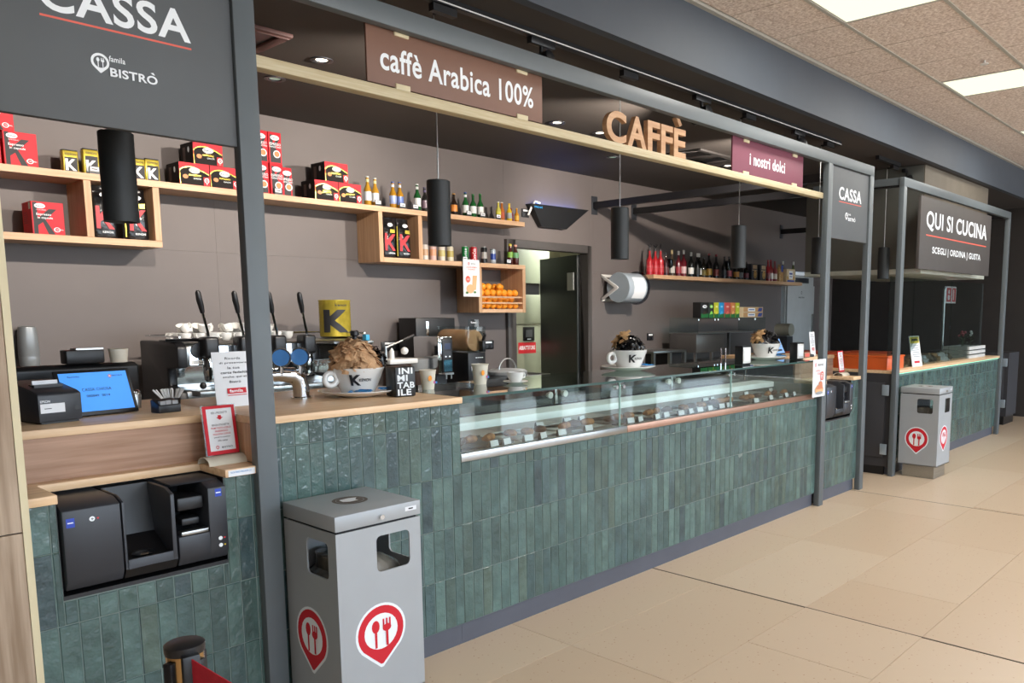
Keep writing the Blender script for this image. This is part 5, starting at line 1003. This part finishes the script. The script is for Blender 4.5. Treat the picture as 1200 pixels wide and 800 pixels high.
def card(x, y, z, label, rz=0, w=.118, h=.185):
    h_ = thing('card_holder', label.replace('red framed card standing', 'curved cream card holder'), 'holder', (x, y, z), rz, 'curved card holders')
    part('foot', MB().prism([(.045*math.cos(R(q)), .03*math.sin(R(q))) for q in range(0, 181, 20)] + [(.041*math.cos(R(q)), .026*math.sin(R(q))) for q in range(180, -1, -20)], -.075, .075, 'X'), mat('cream_plastic', '#d8cdb8', .5), h_)
    t = thing('instruction_card', label, 'sign', (x, y-.005, z+.031), rz, 'red framed cards'); part('plate', MB().box(-w/2-.004, w/2+.004, 0, .003, -.0, h).move(rx=R(-8)), G_clear, t)
    p = Print((0, -.0005, 0), 'F', R(-8)).rect(-w/2, .002, w/2, h-.003, M_redc).rect(-w/2+.012, .016, w/2-.012, h-.014, M_paper).text('PER I PRODOTTI', 0, h*.84, .008, M_ink, w=w*.5).rect(-.006, h*.745, .006, h*.79, M_redc).poly([(-.013, h*.75), (0, h*.695), (.013, h*.75)], M_redc)
    for i, (s_, m_, ww) in enumerate((('SENZA ETICHETTA', M_ink, .55), ('PREMI TASTO e CERCA', M_redc, .62), ('INSERISCI', M_redc, .4), ('INQUADRA CODICE', M_redc, .55), ('prendi lo scontrino', M_ink, .5), ('alla cassa', M_ink, .3))): p.text(s_, 0, h*(.60-.062*i), h*.036, m_, w=w*ww)
    p.pin(-.022, h*.16, .006, M_redc, M_redc, M_paper, False).text('BISTRÒ', .012, h*.155, .008, M_ink, w=.04).build(t, 'lettering'); return t
card(1.308, 3.0, .9952, 'red framed card standing on the ledge of the left cash desk', R(3)); card(6.575, 3.0, .9952, 'red framed card standing on the ledge of the right cash desk', R(2))
t = thing('ledge_label', 'white label strip stuck on the front edge of the left ledge', 'label', (1.30, 2.848, .969)); part('strip', MB().box(-.045, .05, 0, .0015, .0, .022), M_paper, t); Print((0, 0, 0)).text('SCONTRINO PARLANTE C.F.', 0, .014, .006, M_blue, w=.075).build(t, 'lettering')
# right cash desk things
t = thing('till_screen', 'blue tilted till screen on the right cash desk', 'monitor', (6.10, 3.32, 1.1682), R(10)); part('bezel', MB().box(-.13, .13, 0, .012, .02, .17).move(rx=R(-25)), M_black, t, bevel=.003); part('screen', MB().box(-.12, .12, -.001, 0, .03, .16).move(rx=R(-25)), mat('pale_screen', '#88b0e0', .2, emit=.5), t); part('stand', MB().box(-.07, .07, .02, .1, 0, .06), M_black, t)
t = thing('till_monitor', 'black monitor back between the blue screen and the white notice', 'monitor', (6.33, 3.55, 1.1682), R(10)); part('shell', MB().prism([(0, .02), (.06, .2), (.09, .2), (.08, .02)], -.16, .16, 'X'), M_black, t, bevel=.006); part('foot', MB().box(-.1, .1, 0, .12, 0, .02), M_black, t)
solo('card_reader', MB().prism([(0, 0), (0, .02), (.13, .035), (.13, 0)], 0, .08, 'X'), M_black, 'black card reader lying in front of the white notice', 'card reader', (6.16, 3.12, 1.1682), R(-25), bevel=.006)
t = thing('table_tag', 'small wooden framed tag beside the right display cup', 'tag', (6.02, 3.07, 1.1682)); part('frame', MB().box(0, .1, 0, .01, 0, .045), M_walnut, t, bevel=.002); Print((0, 0, 0)).rect(.012, .008, .088, .037, M_redline).build(t, 'card')
t = thing('cake_poster', 'white cake poster hung on the post at the end of the glass case', 'poster', (5.785, 2.822, .888)); part('sheet', MB().box(-.10, .11, 0, .003, 0, .29), M_paper, t); Print((0, 0, 0)).pin(-.06, .25, .014, M_redc, M_redc, M_paper, False).text('BISTRÒ', .02, .25, .02, M_ink, w=.09).text('CAFFÈ +', -.02, .205, .016, M_redline, w=.10).text('DOLCE', .0, .18, .016, M_redline, w=.07).ring(.045, .16, .03, .035, .3, M_redline).text('2', .045, .16, .03, M_redline).ell(0, .055, .07, .035, MATS['orange_print']).poly([(-.05, .06), (.06, .06), (.05, .10), (-.03, .09)], mat('cake_print', '#cf7f58')).ell(.02, .10, .03, .02, MATS['cake_print']).ell(0, .03, .06, .012, MATS['grey_sachet']).build(t, 'print')

# ================================================================== BINS, STANCHION
def bin_(nm, x, y, label):
    t = thing(nm, label, 'bin', (x, y, 0), 0, 'silver litter bins'); w, d = .352, .356
    part('plinth', MB().box(.03, w-.03, .03, d-.03, 0, .118), M_steel, t)
    b = MB(); th = .006
    def wall(ax, n0, n1, ha, hb, z0=.118, z1=.782, hz=(.608, .742)):
        # wall panel with a rounded window
        pts = []; rr = .018
        for cx, cz, a0 in ((hb-rr, hz[1]-rr, 0), (ha+rr, hz[1]-rr, 90), (ha+rr, hz[0]+rr, 180), (hb-rr, hz[0]+rr, 270)):
            pts += [(cx+rr*math.cos(R(a0+q)), cz+rr*math.sin(R(a0+q))) for q in (0, 30, 60, 90)]
        L_ = w if ax == 'x' else d; out = [(L_, z1), (0, z1), (0, z0), (L_, z0)]; n = len(pts)
        mk = (lambda u, v, q: (u, q, v)) if ax == 'x' else (lambda u, v, q: (q, min(max(u, th), d-th), v))
        for q in (n0, n1):
            o = len(b.v); b.v += [mk(u, v, q) for u, v in pts+out]
            for k in range(4):
                g = [o+4*k+i for i in range(4)]; c = o+n+k
                for i in range(3): b.f.append((g[i], g[i+1], c)); b.mi.append(0)
                b.f.append((g[3], o+(4*k+4) % n, o+n+(k+1) % 4, c)); b.mi.append(0)
        o = len(b.v)-2*(n+4)
        for i in range(n): b.f.append((o+i, o+(i+1) % n, o+(i+1) % n+n+4, o+i+n+4)); b.mi.append(0)
        for i in range(4): b.f.append((o+n+i, o+n+(i+1) % 4, o+n+(i+1) % 4+n+4, o+n+i+n+4)); b.mi.append(0)
    wall('x', 0, th, .160, .302); wall('x', d-th, d, .160, .302); wall('y', 0, th, .055, .200); wall('y', w-th, w, .055, .200)
    b.box(0, w, 0, d, .118, .124); part('body', b, M_binb, t)
    part('lid', MB().box(-.002, w+.002, -.002, d+.002, .790, .845), M_binb, t, bevel=.003); part('gap_frame', MB().box(.012, w-.012, .012, d-.012, .76, .790), M_black, t)
    lk = part('lock', MB().lathe([(.009, -.006), (.009, 0)], 16).move(rx=R(-90)).move((.182, -.006, .812)), M_chrome, t)
    part('liner', loft([(.35, .15, .15, 0), (.58, .155, .155, 0), (.605, .13, .14, .01), (.655, .09, .12, -.03), (.66, .03, .05, -.04)], 24, .6).move((w/2, d/2, 0)), mat('bin_bag', '#6e695f', .25, c2='#3c3a38', vscale=14, bump=.9, bscale=18), t)
    Print((0, 0, 0)).pin(.166, .386, .096, M_letter, M_redc, M_letter).build(t, 'emblem'); Print((0, d/2, 0), 'L').pin(-.012, .368, .1, M_letter, M_redc, M_letter).build(t, 'emblem')
    Print((0, -.002, 0)).rect(.285, .812, .335, .828, M_paper).rect(.30, .8175, .32, .8225, M_ink).build(t, 'maker_label')
    Print((0, 0, .845), 'T').ring(w/2, .19, .065, .065, .2, mat('brown_emblem', '#6a5c52')).ell(w/2, .19, .05, .05, MATS['brown_emblem']).poly([(w/2-.035, .18), (w/2-.015, .165), (w/2+.02, .165), (w/2+.02, .185), (w/2+.04, .21), (w/2+.01, .22), (w/2-.03, .215)], M_paper).build(t, 'lid_emblem')
    return t
bin_('litter_bin', 1.447, 2.488, 'nearest silver litter bin, big in front of the tiled bar by the left post'); bin_('litter_bin.001', 7.49, 2.465, 'farther silver litter bin in front of the far kiosk')
t = thing('barrier_post', 'brass barrier post with a red belt at the bottom left', 'barrier post', (.54, 1.437, 0)); M_brass = mat('polished_brass', '#c9a878', .18, metal=1)
part('tube', MB().lathe([(.03, .03), (.03, .965)], 28), M_brass, t); part('cap', MB().lathe([(.0315, .963), (.0325, .97), (.0325, .978), (.028, .981), (.001, .9815)], 28), M_black, t); part('base', MB().lathe([(.16, 0), (.16, .012), (.05, .03), (.031, .035)], 32), M_brass, t)
for a in (20, 110, 200, 290): part('belt_clip', MB().box(.026, .038, -.009, .009, .86, .955).move(rz=R(a)), M_black, t, bevel=.002)
part('belt_head', MB().box(.028, .042, -.014, .014, .875, .968).move(rz=R(-98)), M_black, t, bevel=.002)
bx, by = .042*math.cos(R(-98)), .042*math.sin(R(-98)); ex, ey = .026, -1.2
part('belt', MB().add([(bx, by, .962), (ex, ey, .955), (ex, ey, .905), (bx, by, .912), (bx+.002, by, .962), (ex+.002, ey, .955), (ex+.002, ey, .905), (bx+.002, by, .912)], [(0, 3, 2, 1), (4, 5, 6, 7), (0, 1, 5, 4), (3, 7, 6, 2), (1, 2, 6, 5), (0, 4, 7, 3)]), mat('red_belt', '#c01f33', .7, vscale=60), t)

# ================================================================== FAR KIOSK
ZK = .9922
M_orbox = mat('orange_plastic', '#e0642a', .35, var=.03)
t = thing('orange_crate', 'bright orange plastic box on the left corner of the far kiosk', 'box', (7.46, 2.95, ZK)); part('body', MB().box(0, .42, 0, .55, 0, .115), M_orbox, t, bevel=.008); part('lid', MB().box(-.006, .426, -.006, .556, .115, .132), M_orbox, t, bevel=.004)
t = thing('orange_crate.001', 'darker orange plastic box behind the bright one on the kiosk', 'box', (7.5, 3.56, ZK)); part('body', MB().box(0, .5, 0, .5, 0, .13), mat('deep_orange', '#b5482a', .4), t, bevel=.008); part('rim', MB().box(-.006, .506, -.006, .506, .13, .14), MATS['deep_orange'], t, bevel=.003)
t = thing('orange_crate.002', 'terracotta plastic crate in the middle of the kiosk behind the yellow notice', 'box', (7.95, 3.3, ZK)); part('body', MB().box(0, .5, 0, .4, 0, .12), MATS['deep_orange'], t, bevel=.008); part('rim', MB().box(-.006, .506, -.006, .406, .12, .13), MATS['deep_orange'], t, bevel=.003)
t = thing('yellow_notice', 'leaning white notice with a yellow heading on the far kiosk', 'sign', (8.2, 2.93, ZK), R(-5)); part('sheet', MB().box(-.11, .11, 0, .004, 0, .31).move(rx=R(-10)), M_paper, t); p = Print((0, 0, 0), 'F', R(-10)).rect(-.10, .235, .10, .30, mat('yellow_print', '#d9c22c')).rect(-.07, .258, .07, .28, M_ink).build(t, 'heading'); p = Print((0, 0, 0), 'F', R(-10))
for i in range(6): p.rect(-.08+.01*(i % 2), .206-.022*i, .08-.01*(i % 2), .213-.022*i, MATS['grey_sachet'])
p.build(t, 'lettering'); Print((0, 0, 0), 'F', R(-10)).rect(-.06, .034, .06, .056, M_redc).build(t, 'word')
for i in range(6):
    sachets(34, 8.55+i*.2, 3.09+.03*(i % 2), ZK+.002, .085, .075, [M_kraft, M_paper, mat('crumpled_wrap', '#a89c88', .5, c2='#5a4632', vscale=30)][i % 3], 'snack_heap', f'{ordn(i)} wrapped snack heap from the left along the far kiosk top', rnd, (.075, .04, .012), zmin=.15)
t = thing('white_crate', 'white wooden crate with potted plants at the far end of the kiosk', 'crate', (9.92, 2.95, ZK)); M_wc = mat('white_crate_paint', '#c9cac6', .6)
for z in (0, .05, .10):
    part('slat', MB().box(0, .62, 0, .012, z, z+.036), M_wc, t); part('slat', MB().box(0, .62, .288, .3, z, z+.036), M_wc, t); part('slat', MB().box(0, .012, .0125, .2875, z, z+.036), M_wc, t); part('slat', MB().box(.608, .62, .0125, .2875, z, z+.036), M_wc, t)
part('bottom', MB().box(.0125, .6075, .0125, .2875, 0, .01), M_wc, t)
M_leaf = mat('leaf_green', '#3f5f32', .5, var=.15); M_pink = mat('pink_flower', '#d0606a', .6)
for i in range(3):
    t = thing('potted_plant', f'{ordn(i)} small flowering plant in a white pot in the white crate', 'plant', (10.05+i*.17, 3.08+.04*(i % 2), ZK+.011), 0, 'potted plants in the crate'); part('pot', MB().lathe([(.03, 0), (.042, .12), (.038, .12)], 16), M_white, t)
    b = MB()
    for k in range(26):
        a = rnd.uniform(0, 6.28); r = rnd.uniform(.01, .07); z = .13+rnd.uniform(0, .12); x_, y_ = r*math.cos(a), r*math.sin(a); c, s_ = math.cos(a)*.02, math.sin(a)*.02
        b.add([(x_-c, y_-s_, z), (x_-s_*.5, y_+c*.5, z+.01), (x_+c, y_+s_, z+.015), (x_+s_*.5, y_-c*.5, z+.01)], [(0, 1, 2, 3)])
    b.tube([(0, 0, .1), (0, 0, .2)], .004, 5); part('foliage', b, M_leaf, t, kind='stuff')
    for k in range(3): part('flower', MB().ball((rnd.uniform(-.03, .03), rnd.uniform(-.03, .03), .25+.02*k), .016, 8, 6), M_pink if i != 2 else M_white, t)
for i, (a, b_) in enumerate(((7.50, 8.11), (8.12, 9.24), (9.25, 10.40))): solo('screen_pane', MB().box(0, b_-a, 0, .008, 0, .875), G_dark, ['left', 'middle', 'right'][i]+' clear glass screen pane standing on the far kiosk', 'glass screen', (a, 2.965, ZK), group='glass screen panes')
t = thing('reflected_sign', 'red and white pictogram sign on a pale pole, in place of a kiosk glass reflection', 'sign', (10.38, 3.42, ZK)); part('pole', MB().tube([(0, 0, 0), (0, 0, .83)], .018, 10), M_steel, t); part('panel', MB().box(.02, .42, -.01, .01, .65, .86), M_paper, t, bevel=.003); Print((0, -.01, 0)).rect(.06, .67, .22, .84, M_redc).rect(.27, .67, .40, .84, M_redc).ell(.14, .79, .03, .03, M_letter).rect(.10, .69, .18, .75, M_letter).rect(.30, .69, .33, .82, M_letter).build(t, 'pictogram')  # solid sign and pole modelled where the glass mirrors a sign
